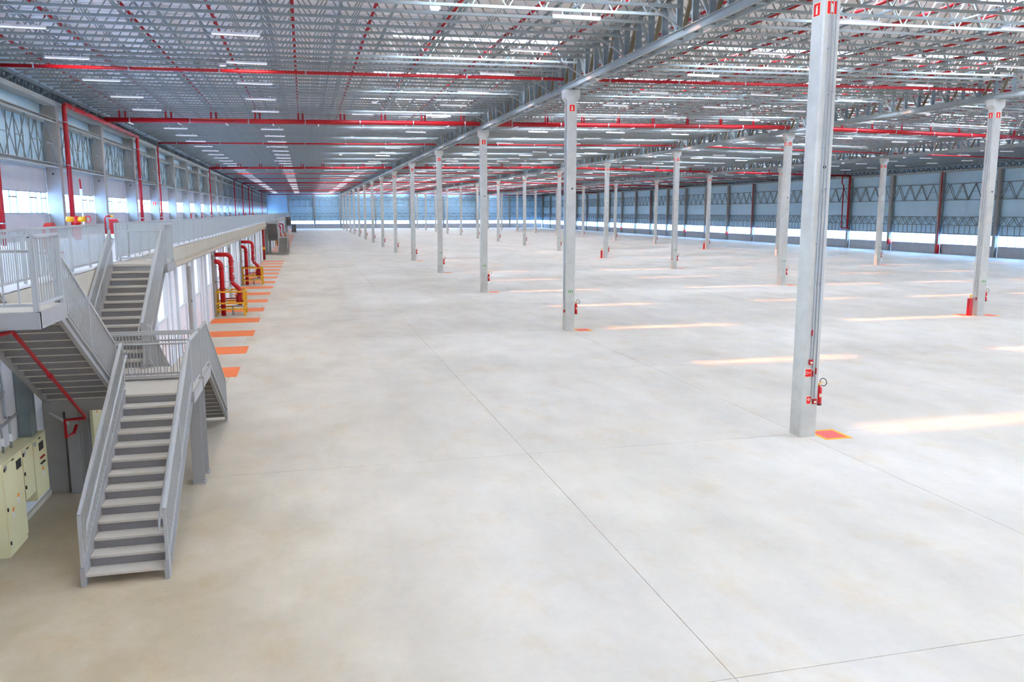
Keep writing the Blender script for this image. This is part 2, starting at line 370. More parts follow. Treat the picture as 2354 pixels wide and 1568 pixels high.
# ------------------------------------------------------------------ main roof trusses over the column rows
ROWN = ['first', 'second', 'third']
for r, (x, T) in enumerate(ROWS):
    top = zj(x) + JH - .1; vp = dpp = None
    for b_ in range(1, len(YC)):
        y0, y1 = YC[b_], YC[b_] + 20
        k = b_ - 2
        where = 'over the camera end' if k < 0 else f'reaching past its {ORD[k]} column'
        t = thing('roof_truss', (x, y0, T), f'long galvanised truss girder of the {ROWN[r]} column row, {where}', 'truss', f'truss girders of the {ROWN[r]} column row')
        bc = MB()                                    # double channel lower chord
        for s in (-1, 1):
            xo = x + s * .19
            bc.box(xo - .012, y0 + .01, T, xo + .012, y1 - .01, T + .27)
            bc.box(min(xo, xo - s * -.09), y0 + .01, T, max(xo, xo + s * .09), y1 - .01, T + .016)
            bc.box(min(xo, xo + s * .09), y0 + .01, T + .254, max(xo, xo + s * .09), y1 - .01, T + .27)
        for i in range(10): bc.box(x - .19, y0 + 1 + 2 * i, T + .02, x + .19, y0 + 1.14 + 2 * i, T + .05)
        bc.build('bottom_chord', 'truss', t)
        MB().box(x - .2, y0 + .01, top - .22, x - .1, y1 - .01, top).box(x + .1, y0 + .01, top - .22, x + .2, y1 - .01, top).build('top_chord', 'truss', t)
        if k <= 4:
            v0 = d0 = d1 = None
            for i in range(17):
                ya = y0 + (i + .5) * JS - .5 * JS + .02
                if v0 is None: v0 = MB().box(x - .11, ya - .012, T + .05, x + .11, ya + .012, top - .05).box(x - .12, ya - .05, T + .05, x - .1, ya + .05, top - .05).build('upright', 'truss_dark', t)
                else: inst(v0, t, (0, JS * i, 0))
                if i % 2 == 0:
                    if d0 is None: d0 = MB().bar((x, ya + .06, top - .1), (x, ya + .98, T + .14), .15, .05, (0, 1, 0)).build('diagonal', 'rust', t)
                    else: inst(d0, t, (0, JS * i, 0))
                else:
                    if d1 is None: d1 = MB().bar((x, ya + .0, T + .14), (x, ya + 1.16, top - .1), .15, .05, (0, 1, 0)).build('diagonal', 'truss', t); i1 = i
                    else: inst(d1, t, (0, JS * (i - i1), 0))
        else:
            m = MB()
            for i in range(17):
                ya = y0 + (i + .5) * JS - .5 * JS + .02
                m.box(x - .11, ya - .02, T + .05, x + .11, ya + .02, top - .05)
                m.bar((x, ya + (.06 if i % 2 == 0 else 0), top - .1 if i % 2 == 0 else T + .14), (x, ya + 1.1, T + .14 if i % 2 == 0 else top - .1), .15, .05, (0, 1, 0))
            m.build('truss_web', 'truss_dark', t, kind='stuff')
        if k <= 3 and r == 0 or k <= 1:              # slanting stays from joist to lower chord
            m0 = None
            for i in range(4):
                ya = y0 + 2.5 + 5 * i
                if m0 is None: m0 = MB().bar((x - 1.5, ya, zj(x - 1.5) + .05), (x - .2, ya, T + .2), .05, .05).build('stay', 'truss', t)
                else: inst(m0, t, (0, 5 * i, 0))

# ------------------------------------------------------------------ hall columns with flared heads
def column_mesh(x, y, H):
    hw, hd, c = .235, .26, .035
    poly = [(x - hw + c, y - hd), (x + hw - c, y - hd), (x + hw, y - hd + c), (x + hw, y + hd - c), (x + hw - c, y + hd), (x - hw + c, y + hd), (x - hw, y + hd - c), (x - hw, y - hd + c)]
    return MB().prism(poly, 0, H - .5, 'z')
def head_mesh(x, y, H):
    prof = [(-.235, H - .53), (.235, H - .53), (.37, H - .36), (.385, H), (-.385, H), (-.37, H - .36)]
    return MB().prism([(x + a, b) for a, b in prof], y - .27, y + .27, 'y')
cols = {}
base_c = {}
for r, (x, T) in enumerate(ROWS):
    for k, y in enumerate(YC):
        if k < 2: continue
        i = k - 2
        lab = f'{ORD[i]} concrete column of the {ROWN[r]} row, counted from the camera end'
        if r not in base_c:
            t = thing('hall_column', (x, y, 0), lab, 'column', f'concrete columns of the {ROWN[r]} row')
            column_mesh(x, y, T).build('shaft', 'conc_col', t); head_mesh(x, y, T).build('column_head', 'conc_col', t); base_c[r] = t
            MB().tube([(x + .03, y - .262, 6.9), (x + .03, y - .255, 6.9)], .045, 10).build('bolt_hole', 'black', t)
        else:
            t = dup(base_c[r], (x, y, 0)); t['label'] = lab; ORG[t.name] = (x, y, 0)
        cols[(r, i)] = t
# conduits, alarm boxes and signs on the columns
def sign_ext(name_part, parent, x, y, z, s=.28, axis='y'):
    """red plate with the pale outline of an extinguisher; axis = the direction the plate faces (-y or -x)"""
    g_ = s / 2
    if axis == 'y':
        p = MB().box(x - g_, y - .006, z, x + g_, y + .004, z + s * 1.15).build(name_part, 'sign_cream', parent)
        MB().box(x - g_ * .9, y - .009, z + .015, x + g_ * .9, y - .0065, z + s * 1.15 - .015).build('red_field', 'sign_red', p)
        m = MB().prism([(x - .035, z + .05), (x + .035, z + .05), (x + .035, z + .19), (x + .018, z + .225), (x + .018, z + .25), (x - .045, z + .25), (x - .045, z + .238), (x - .018, z + .225), (x - .035, z + .19)], y - .0125, y - .0095, 'y')
        m.build('extinguisher_symbol', 'sign_cream', p)
    else:
        p = MB().box(x - .006, y - g_, z, x + .004, y + g_, z + s * 1.15).build(name_part, 'sign_cream', parent)
        MB().box(x - .009, y - g_ * .9, z + .015, x - .0065, y + g_ * .9, z + s * 1.15 - .015).build('red_field', 'sign_red', p)
        MB().prism([(y - .035, z + .05), (y + .035, z + .05), (y + .035, z + .19), (y + .018, z + .225), (y + .018, z + .25), (y - .045, z + .25), (y - .045, z + .238), (y - .018, z + .225), (y - .035, z + .19)], x - .0125, x - .0095, 'x').build('extinguisher_symbol', 'sign_cream', p)
    return p
sg = {}
for r, (x, T) in enumerate(ROWS):
    for i in range(14):
        y = YC[i + 2]; yf = y - .26; xf = x - .235
        for face in ('front', 'left'):
            lab = f'red and cream extinguisher sign high on the {face} of the {ORD[i]} column, {ROWN[r]} row'
            pos = (x - .02, yf, T - 1.0) if face == 'front' else (xf, y + .02, T - 1.0)
            if face not in sg:
                t = thing('extinguisher_sign', pos, lab, 'sign', 'extinguisher signs on the column tops'); sign_ext('plate', t, *pos, .28, 'y' if face == 'front' else 'x'); sg[face] = t
            else: t = dup(sg[face], pos); t['label'] = lab
# extinguisher things
def extinguisher(loc, lab, grp, side=1):
    x, y, z = loc
    t = thing('fire_extinguisher', (x, y, z), lab, 'fire extinguisher', grp)
    prof = [(0, .07), (.02, .078), (.42, .078), (.47, .066), (.5, .03), (.52, .03)]
    MB().tube([(x, y, z + a) for a, _ in prof], [b for _, b in prof], 14).build('cylinder', 'red_bright', t, smooth=True)
    MB().tube([(x, y, z - .005), (x, y, z + .035)], .082, 14).build('foot_ring', 'black', t)
    MB().tube([(x, y, z + .51), (x, y, z + .56)], .022, 8).bar((x - .05, y, z + .565), (x + .09, y, z + .60), .025, .014).build('valve', 'yellow', t)
    pts = arc((x + .10, y - .02, z + .60), .10, math.pi, -math.pi * .75, (1, 0, 0), (0, .25, .97), 16)
    MB().tube(pts, .011, 6).build('hose', 'black', t)
    MB().box(x - .03, y - .081, z + .22, x + .03, y - .074, z + .31).build('instruction_label', 'sign_cream', t)
    return t
def floor_mark(x0, y0, x1, y1, lab, grp):
    t = thing('floor_marking', ((x0 + x1) / 2, (y0 + y1) / 2, 0), lab, 'floor marking', grp)
    MB().box(x0, y0, 0, x1, y1, .003).build('yellow_border', 'mat_yellow', t)
    MB().box(x0 + .1, y0 + .12, .003, x1 - .1, y1 - .12, .005).build('red_field', 'mat_red', t); return t
e0 = f0 = None
for r, (x, T) in enumerate(ROWS):
    for i in range(14):
        y = YC[i + 2]
        side = 'right side'
        lab = f'red fire extinguisher on the right of the {ORD[i]} column, {ROWN[r]} row'
        pos = (x + .33, y - .14, .82)
        if e0 is None: t = e0 = extinguisher(pos, lab, 'fire extinguishers on the hall columns')
        else: t = dup(e0, pos); t['label'] = lab
        br_lab = f'red and yellow floor square beside the {ORD[i]} column, {ROWN[r]} row'
        if f0 is None: f0 = floor_mark(x + .3, y - .62, x + 1.1, y + .28, br_lab, 'painted squares under the extinguishers')
        else: t = dup(f0, (x + .7, y - .17, 0)); t['label'] = br_lab
# wall hook bars so that the extinguishers hang from the column
def hook(parent, x, y): MB().box(x + .22, y - .16, 1.28, x + .33, y - .12, 1.31).build('extinguisher_hook', 'galv', parent)
for (r, i), t in cols.items():
    hook(t, ROWS[r][0], YC[i + 2]) if (r, i) == (0, 0) else None
# first column: three conduits, alarm call points
def conduit(x, y, z0, z1, lab, grp, r_=.012, boxes=()):
    t = thing('conduit', (x, y, z0), lab, 'conduit', grp)
    MB().tube([(x, y, z0), (x, y, z1)], r_, 8).build('pipe', 'galv', t)
    c = None; zz = z0 + .6
    while zz < z1:
        if c is None: c = MB().box(x - .03, y - .02, zz, x + .03, y + .02, zz + .03).build('clamp', 'galv', t); zc = zz
        else: inst(c, t, (0, 0, zz - zc))
        zz += 2.35
    return t
x, y = ROWS[0][0], YC[2]; yf = y - .26
for n, (dx, zb) in enumerate(((-.06, 2.05), (.02, .98), (.11, 1.05))):
    t = conduit(x + dx, yf - .017, zb, 10.9, f'{["left", "middle", "right"][n]} thin conduit up the front of the nearest concrete column', 'conduits up the nearest column')
    MB().tube([(x + dx, yf - .017, zb + .6), (x + dx, yf - .017, zb + .78)], .02, 8).build('red_band', 'red', t)
def call_point(cx, cy, cz, lab):
    t = thing('alarm_call_point', (cx, cy, cz), lab, 'alarm box')
    MB().box(cx - .05, cy - .06, cz, cx + .05, cy, cz + .13).build('housing', 'red', t)
    MB().box(cx - .03, cy - .065, cz + .03, cx + .03, cy - .06, cz + .08).build('face_plate', 'sign_cream', t); return t
call_point(x - .06, yf, 1.93, 'upper red alarm box on the front of the nearest concrete column')
call_point(x + .11, yf, .89, 'lower red alarm box on the front of the nearest concrete column')
def plate(cx, cy, cz, w_, h_, field, lab, sym='dot', cat='sign'):
    t = thing('sign_plate', (cx, cy, cz), lab, cat)
    MB().box(cx - w_ / 2, cy - .006, cz, cx + w_ / 2, cy, cz + h_).build('plate', 'sign_cream', t)
    MB().box(cx - w_ / 2 + .012, cy - .009, cz + .012, cx + w_ / 2 - .012, cy - .006, cz + h_ - .012).build('field', field, t)
    if sym == 'arrow':
        MB().prism([(cx - .1, cz + h_ / 2), (cx - .05, cz + h_ / 2 + .04), (cx - .05, cz + h_ / 2 + .015), (cx + .0, cz + h_ / 2 + .015), (cx, cz + h_ / 2 - .015), (cx - .05, cz + h_ / 2 - .015), (cx - .05, cz + h_ / 2 - .04)], cy - .012, cy - .009, 'y').build('arrow', 'sign_cream', t)
        MB().box(cx + .04, cy - .012, cz + .025, cx + .075, cy - .009, cz + h_ - .025).build('door_symbol', 'sign_cream', t)
    elif sym == 'bell':
        MB().tube(arc((cx - .05, cy - .012, cz + h_ / 2), .035, 0, 6.2, (1, 0, 0), (0, 0, 1), 10), .005, 4).bar((cx - .015, cy - .012, cz + h_ / 2), (cx + .07, cy - .012, cz + h_ / 2), .004, .01).build('symbol', 'sign_cream', t)
    else:
        MB().tube([(cx, cy - .009, cz + h_ * .6), (cx, cy - .013, cz + h_ * .6)], .035, 12).build('symbol', 'sign_cream', t)
        MB().tube([(cx, cy - .013, cz + h_ * .6), (cx, cy - .016, cz + h_ * .6)], .018, 12).build('symbol_dot', 'sign_red', t)
    return t
plate(x - .10, yf, 1.60, .2, .22, 'sign_red', 'red square alarm sign on the front of the nearest concrete column', 'bell')
plate(x - .05, yf, .88, .14, .22, 'sign_red', 'small red call point sign low on the nearest concrete column')
for r, i in ((0, 1), (0, 2), (0, 3), (1, 0), (1, 1), (1, 2), (1, 3), (2, 2), (2, 3), (0, 6), (1, 5)):
    cx = ROWS[r][0] + .0; cy = YC[i + 2] - .26
    plate(cx, cy, 1.88, .27, .13, 'sign_green', f'green and white exit arrow sign on the {ORD[i]} column of the {ROWN[r]} row', 'arrow')
# second column: conduits and boxes on its left face
for r, i in ((0, 1), (1, 1), (1, 3), (0, 4), (2, 4)):
    cx = ROWS[r][0] - .255; cy = YC[i + 2]
    for n, dy in enumerate((-.1, .05)):
        conduit(cx, cy + dy, 1.35 if n else 1.0, 10.9, f'{["front", "rear"][n]} conduit on the left face of the {ORD[i]} column, {ROWN[r]} row', 'conduits on the left column faces')
    t = thing('alarm_call_point', (cx, cy, 1.0), f'red alarm box on the left face of the {ORD[i]} column, {ROWN[r]} row', 'alarm box', 'alarm boxes on the left column faces')
    MB().box(cx - .05, cy - .15, .9, cx + .02, cy - .05, 1.03).build('housing', 'red', t); MB().box(cx - .055, cy - .13, .93, cx - .05, cy - .07, .98).build('face_plate', 'sign_cream', t)
for r, i in ((1, 1), (1, 4), (2, 5)):                # red hydrant columns standing at the left of some hall columns
    px, py = ROWS[r][0] - .55, YC[i + 2]
    t = thing('hydrant_cabinet', (px, py, 0), f'slim red hydrant cabinet at the left of the {ORD[i]} column, {ROWN[r]} row', 'hydrant', 'hydrant cabinets beside hall columns')
    MB().box(px - .1, py - .1, .0, px + .1, py + .1, .98).build('cabinet_body', 'red_bright', t)
    MB().box(px - .11, py - .08, .10, px - .1, py + .08, .92).build('door_leaf', 'red', t)
    MB().tube([(px, py, .98), (px, py, 1.15)], .035, 8).tube([(px - .02, py, 1.15), (px + .12, py, 1.12)], .04, 8).build('valve', 'yellow', t)
    q = dup(f0, (px - .1, py + .35, 0)); q['label'] = f'red and yellow floor square under the hydrant cabinet, {ORD[i]} column of the {ROWN[r]} row'

# ------------------------------------------------------------------ sprinkler pipes
def pipe_y(x, y0, y1, z, r_, name, lab, cat='pipe', grp=None, n=8):
    t = thing(name, (x, y0, z), lab, cat, grp); m = MB().tube([(x, y0, z), (x, y1, z)], r_, n); m.build('pipe', 'red', t, smooth=True)
    return t
for n, (xa, xb) in enumerate(JX):
    x = (-11.1, 14.2, 38.4, 62.9)[n]; q = 0
    while x < xb - .6:
        t = pipe_y(x, 22, YFAR - .5, zj(x) + .42, .055, 'sprinkler_branch', f'{ORD[q]} red sprinkler branch line in the {JL[n]}, counted from the left', 'pipe', 'sprinkler branch lines between the joists', 6)
        c0 = None; yy = 25.0
        while yy < 120:
            if c0 is None: c0 = MB().tube([(x, yy, zj(x) + .47), (x, yy, zj(x) + .42)], .085, 6).tube([(x, yy, zj(x) + .36), (x, yy, zj(x) + .22)], .025, 5).build('sprinkler_head', 'red', t); ya = yy
            else: inst(c0, t, (0, yy - ya, 0))
            yy += 3.75
        x += 2.742; q += 1
mains = [(38.6, .075, 0.42), (57.97, .16, 0.55), (77.96, .075, 0.42), (117.96, .16, .55), (138.4, .07, .42), (158.3, .075, .42), (178.3, .15, .55), (198.3, .075, .42), (218.3, .07, .42), (238.3, .15, .55), (258.3, .075, .42), (296.2, .15, .5)]
for q, (y, r_, dz) in enumerate(mains):
    for n, (xa, xb) in enumerate(JX):
        thick = 'thick' if r_ > .1 else 'slim'
        t = thing('sprinkler_main', (xa, y, zj(xa) - dz), f'{thick} red sprinkler main crossing the {JL[n]} below the joists, {ORD[q]} from the camera', 'pipe', 'sprinkler mains across the roof')
        a, b_ = xa + (.35 if n == 0 else .15), xb - .05
        MB().tube([(a, y, zj(xa) - dz), (b_, y, zj(xb) - dz)], r_, 10).build('pipe', 'red', t, smooth=True)
        c0 = None; xx = a + 1.5
        while xx < b_:
            zc = zj(xx) - dz
            if r_ > .1: m = MB().tube([(xx, y, zc - r_ - .02), (xx + .0, y, zc + r_ + .02)], .02, 5)
            m = MB().tube([(xx - .03, y, zc), (xx + .03, y, zc)], r_ + .012, 10).tube([(xx, y, zc + r_), (xx, y, zj(xx) + .03)], .008, 4)
            m.build('pipe_clamp', 'galv', t); xx += 3.6 if q < 4 else 7.5
        if r_ > .1 and q < 6:                         # twin risers to the branch lines
            x = (-11.1, 14.2, 38.4, 62.9)[n]
            while x < xb - .6:
                MB().tube([(x, y + .0, zj(x) - dz), (x, y, zj(x) + .42)], .06, 8).tube([(x + .28, y + .35, zj(x) - dz + .02), (x + .28, y + .35, zj(x) + .3)], .06, 8).tube([(x + .28, y + .35, zj(x) - dz + .02), (x + .28, y, zj(x) - dz + .02)], .05, 6).build('riser', 'red', t, smooth=True)
                x += 2.742
            x = xa + 1.9; k = 0
            while x < xb - 1:                         # white slanting struts under the main
                zc = zj(x) - dz
                MB().bar((x, y - .75, zc - .24), (x, y + .75, zc - .20), .06, .07).build('strut', 'white', t)
                x += 2.9
# ------------------------------------------------------------------ strip luminaires and small units
lx = {0: (-9.07, -2.12, 9.07), 1: (19.07, 25.9, 32.4), 2: (41.3, 48.1, 55.0), 3: (65.2, 72.0, 79.0)}
l0 = None; far_l = MB(); nl = 0
for j in [0, -1, -2, -3] + list(range(1, 46)):
    y_ = 18.55 + JS * 6.5 + 5 * JS * j
    for n in range(4 if j >= 0 else 1):
        for q, x in enumerate(lx[n]):
            if j < 0 and q == 2: continue
            z = zj(x) - .22; y = y_ + (JS if q == 2 else 0)
            if nl < 288:
                pos = (x, y, z)
                lab = f'white strip lamp under the {JL[n]}, {["left", "middle", "right"][q]} line, {ORD[j] + " from the camera" if j >= 0 else "behind the picture edge, " + ORD[-j - 1]}'
                if l0 is None:
                    l0 = thing('strip_lamp', pos, lab, 'lamp', 'strip lamps of the ' + JL[n])
                    MB().box(x - .83, y - .06, z + .03, x + .83, y + .06, z + .10).build('lamp_body', 'white', l0)
                    MB().box(x - .81, y - .05, z, x + .81, y + .05, z + .03).build('diffuser', 'lamp', l0)
                    MB().tube([(x - .5, y, z + .1), (x - .5, y, z + .25)], .02, 6).tube([(x + .5, y, z + .1), (x + .5, y, z + .26)], .02, 6).build('hanger', 'white', l0)
                else:
                    t = dup(l0, pos); t['label'] = lab; t['group'] = 'strip lamps of the ' + JL[n]
                nl += 1
            else: far_l.box(x - .83, y - .06, z, x + .83, y + .06, z + .1)
tag(far_l.build('strip_lamps', 'lamp'), 'white strip lamps at the far end of the hall', 'lamps', kind='stuff')
e1 = None
for n in range(4):
    for j in range(8):
        x = (4.3, 29.3, 43.0, 70.0)[n] - (7.5 if n == 0 and j % 2 else 0); y = 18.55 + JS * (7.5 + 10 * j); z = zj(x) - .12
        lab = f'small white emergency light under the {JL[n]}, {ORD[j]} from the camera'
        if e1 is None:
            e1 = thing('emergency_light', (x, y, z), lab, 'lamp', 'small emergency lights under the roof')
            MB().box(x - .17, y - .09, z, x + .17, y + .09, z + .09).build('housing', 'white', e1); MB().box(x - .12, y - .06, z - .03, x + .12, y + .06, z).build('lens', 'lamp', e1)
            MB().tube([(x, y, z + .09), (x, y, z + .14)], .015, 5).build('hanger', 'white', e1)
        else: t = dup(e1, (x, y, z)); t['label'] = lab

# ------------------------------------------------------------------ outer walls
YW = [18.55 + 10 * k for k in range(-4, 29)]          # wall columns every 10 m (last one stands in the far corner)
def zigzag(m, fix, a0, a1, z0, z1, n, axis, t_=.05):
    """bars zigzagging between two girts; axis 'y': runs along y at x=fix, axis 'x': runs along x at y=fix"""
    P = (lambda a, z: (fix, a, z)) if axis == 'y' else (lambda a, z: (a, fix, z))
    s = (a1 - a0) / n; up = (1, 0, 0) if axis == 'y' else (0, 1, 0)
    for i in range(n):
        m.bar(P(a0 + s * i, z0), P(a0 + s * (i + .5), z1), t_, t_, up, False); m.bar(P(a0 + s * (i + .5), z1), P(a0 + s * (i + 1), z0), t_, t_, up, False)
# left wall above the mezzanine
wl = MB().box(XL - .32, YNEAR - .5, 7.9, XL - .12, YFAR + .5, 13.2).build('wall_left', 'clad_side', **STR)
MB().box(XL - .32, YNEAR - .5, -1.3, XL - .12, YFAR + .5, 4.3).build('base_panel', 'conc_panel', wl)
wn = 0; wproto = None; cproto = None; lowp = upp = clp = gp = None
for i in range(len(YW)):
    y = YW[i]
    if y < YFAR - 1:
        ya, yb = y + .26, min(y + 9.74, YFAR - .1)
        if lowp is None:
            y00 = y
            lowp = MB().box(XL - .2, ya, 4.42, XL, yb, 5.64).box(XL - .2, ya, 5.64, XL + .05, yb, 5.70).build('concrete_panel', 'conc_panel', wl)
            upp = MB().box(XL - .2, ya, 6.80, XL, yb, 8.02).build('concrete_panel', 'conc_panel', wl)
            clp = MB().box(XL - .12, ya, 8.02, XL - .02, ya + 4.6, 13.0).build('cladding_sheet', 'clad_side', wl)
            clp2 = MB().box(XL - .12, ya + 4.62, 8.02, XL - .02, yb, 13.0).build('cladding_sheet', 'clad_side', wl)
            m = MB()
            for z0 in (8.06, 10.34):                  # double channels of the girts
                m.box(XL + .52, ya, z0, XL + .68, yb, z0 + .045); m.box(XL + .52, ya, z0 + .17, XL + .68, yb, z0 + .2); m.box(XL + .52, ya, z0 + .04, XL + .55, yb, z0 + .18); m.box(XL + .0, ya, z0 + .02, XL + .18, yb, z0 + .16)
            gp = m.build('girt', 'truss', wl)
            m = MB(); zigzag(m, XL + .6, ya, yb, 8.25, 10.34, 3, 'y', .04); zigzag(m, XL + .1, ya, yb, 8.2, 10.34, 3, 'y', .035)
            for q in range(9): m.box(XL + .08, ya + .3 + q * 1.12, 8.2, XL + .13, ya + .35 + q * 1.12, 10.36)
            for q in range(4): m.bar((XL + .6, ya + .8 + q * 2.37, 9.25), (XL + .6, ya + 2.0 + q * 2.37, 9.25), .04, .04)
            gz = m.build('girt_lattice', 'truss_dark', wl, kind='stuff')
        else:
            for s_ in (lowp, upp, clp, clp2, gp, gz): inst(s_, wl, (0, y - y00, 0))
        # window
        wn += 1
        if wproto is None:
            wproto = bpy.data.objects.new('window_1', None); COL.objects.link(wproto); wproto.location = (XL, y, 5.7); ORG['window_1'] = (XL, y, 5.7); wproto['kind'] = 'structure'
            f = MB(); f.box(XL - .1, ya, 5.70, XL - .05, yb, 5.75).box(XL - .1, ya, 6.76, XL - .05, yb, 6.80)
            for q in (0.02, 0.75, 1.75, 3.8, 4.8, 6.8, 7.75, 8.6, 9.42): f.box(XL - .1, ya + q, 5.72, XL - .05, ya + q + .04, 6.78)
            for q in (0.75, 3.8, 6.8, 8.6): f.box(XL - .1, ya + q, 6.46, XL - .045, ya + q + (1.0 if q < 8 else .85), 6.53)
            f.build('window_frame', 'truss_dark', wproto)
            for qa, qb in ((.06, .75), (.79, 1.75), (1.79, 3.8), (3.84, 4.8), (4.84, 6.8), (6.84, 7.75), (7.79, 8.6), (8.64, 9.42)):
                MB().box(XL - .078, ya + qa, 5.75, XL - .072, ya + qb, 6.76).build('pane', 'glass', wproto)
        else:
            t = dup(wproto, (XL, y, 5.7)); t.name = f'window_{wn}'
    # wall column standing on the mezzanine line
    yc = y if y < YFAR - 1 else YFAR - .27
    lab = f'{ORD[max(0, i - 5)] if i >= 5 else "hidden " + ORD[i]} concrete wall column along the left windows, counted from the camera'
    if cproto is None:
        cproto = thing('wall_column', (XL + .35, yc, 4.42), lab, 'column', 'concrete columns along the left wall')
        MB().box(XL, yc - .25, 4.42, XL + .7, yc + .25, 11.2).build('shaft', 'conc_dark', cproto)
        MB().tube([(XL + .35, yc - .252, 7.75), (XL + .35, yc - .256, 7.75)], .05, 10).build('bolt_hole', 'black', cproto)
    else: t = dup(cproto, (XL + .35, yc, 4.42)); t['label'] = lab
def edge_truss(x, side, k, y0, y1, lab, grp, proto=None):
    z0 = 11.2; z1 = zj(x) - .02
    t = thing('edge_truss', (x, y0, z0), lab, 'truss', grp)
    MB().box(x - .25, y0 + .01, z0, x - .23, y1 - .01, z0 + .26).box(x + .23, y0 + .01, z0, x + .25, y1 - .01, z0 + .26).box(x - .25, y0 + .01, z0, x + .25, y1 - .01, z0 + .02).build('bottom_chord', 'truss', t)
    MB().box(x - .12, y0 + .01, z1 - .16, x + .12, y1 - .01, z1).build('top_chord', 'truss_dark', t)
    m = MB()
    for i in range(20):
        a = y0 + .2 + i
        m.bar((x, a, z0 + .1), (x, a + .45, z1 - .1), .16, .05, (0, 1, 0), False); m.bar((x, a + .5, z1 - .1), (x, a + .9, z0 + .1), .16, .04, (0, 1, 0), False)
    m.build('truss_web', 'truss_dark', t, kind='stuff')
    for i in range(4):
        s = 1 if side == 'left' else -1
        MB().bar((x + s * .2, y0 + 2.5 + 5 * i, z0 + .28), (x + s * 1.9, y0 + 2.5 + 5 * i, zj(x + s * 1.9) + .05), .05, .05).build('stay', 'truss_dark', t)
    return t
et = {}
for side, x in (('left', XL + .45), ('right', XR - .45)):
    for b_ in range(1, len(YC)):
        y0 = YC[b_]; y1 = min(y0 + 20, YFAR + .0); k = b_ - 2
        lab = f'shallow lattice girder on the {side} wall columns, {ORD[b_ - 1]} length from the camera'
        if side not in et: et[side] = edge_truss(x, side, k, y0, y1, lab, f'lattice girders on the {side} wall')
        else: t = dup(et[side], (x, y0, 11.2)); t['label'] = lab
# right wall
wr = MB().box(XR + .15, YNEAR - .5, 2.8, XR + .3, YFAR + .5, 13.2).build('wall_right', 'clad_side', **STR)
p1 = p0c = None
for i in range(4, len(YW)):
    y = YW[i]
    if y < YFAR - 1:
        ya, yb = y + .26, min(y + 9.74, YFAR - .1)
        if p1 is None:
            y01 = y; src = []
            src.append(MB().box(XR - .1, ya, 0, XR + .12, yb, 1.32).build('concrete_panel', 'conc_panel', wr))
            for q in range(2): src.append(MB().box(XR + .02, ya + q * 4.75, 2.78, XR + .12, ya + 4.73 + q * 4.75, 13.0).build('cladding_sheet', 'clad_side', wr))
            m = MB()
            for z0 in (2.78, 3.95, 5.08, 7.36, 9.56): m.box(XR - .5, ya, z0, XR - .36, yb, z0 + .09).box(XR - .08, ya, z0, XR + .02, yb, z0 + .07)
            src.append(m.build('girt', 'truss_dark', wr))
            m = MB(); zigzag(m, XR - .43, ya, yb, 4.04, 5.08, 6, 'y', .06); zigzag(m, XR - .05, ya, yb, 4.04, 5.08, 6, 'y', .04)
            zigzag(m, XR - .43, ya, yb, 7.45, 9.56, 4, 'y', .06); zigzag(m, XR - .05, ya + .5, yb, 7.45, 9.56, 4, 'y', .05)
            for q in range(4): m.bar((XR - .43, ya + .7 + q * 2.37, 8.5), (XR - .43, ya + 1.8 + q * 2.37, 8.5), .04, .04)
            for q in range(5): m.box(XR - .46, ya + 1.0 + q * 1.9, 2.85, XR - .4, ya + 1.07 + q * 1.9, 3.96).box(XR - .06, ya + .6 + q * 1.9, 2.85, XR, ya + .65 + q * 1.9, 3.96)
            src.append(m.build('girt_lattice', 'truss_dark', wr, kind='stuff')); p1 = 1
        else:
            for s_ in src: inst(s_, wr, (0, y - y01, 0))
        wn += 1
        if p0c is None:
            p0c = bpy.data.objects.new(f'window_{wn}', None); COL.objects.link(p0c); p0c.location = (XR, y, 1.3); ORG[p0c.name] = (XR, y, 1.3); p0c['kind'] = 'structure'
            f = MB(); f.box(XR - .02, ya, 1.32, XR + .06, yb, 1.38).box(XR - .02, ya, 2.70, XR + .06, yb, 2.78)
            for q in range(8): f.box(XR - .02, ya + q * 1.35, 1.34, XR + .04, ya + q * 1.35 + .05, 2.74)
            f.build('window_frame', 'bldwin', p0c)
            m = MB()
            for q in range(6): m.bar((XR, ya, 1.47 + q * .23), (XR, yb, 1.47 + q * .23), .06, .05)
            m.build('louvre_blades', 'bldwin', p0c, kind='stuff')
        else: t = dup(p0c, (XR, y, 1.3)); t.name = f'window_{wn}'
    yc = y if y < YFAR - 1 else YFAR - .27
    lab = f'{ORD[i - 4]} concrete column along the right wall, counted from the camera end'
    if i == 4:
        cp = thing('wall_column', (XR - .3, yc, 0), lab, 'column', 'concrete columns along the right wall')
        MB().box(XR - .55, yc - .25, 0, XR - .1, yc + .25, 11.2).build('shaft', 'conc_dark', cp)
        MB().box(XR - .65, yc - .18, 2.62, XR - .55, yc + .18, 2.78).build('bracket', 'galv', cp)
    else: t = dup(cp, (XR - .3, yc, 0)); t['label'] = lab
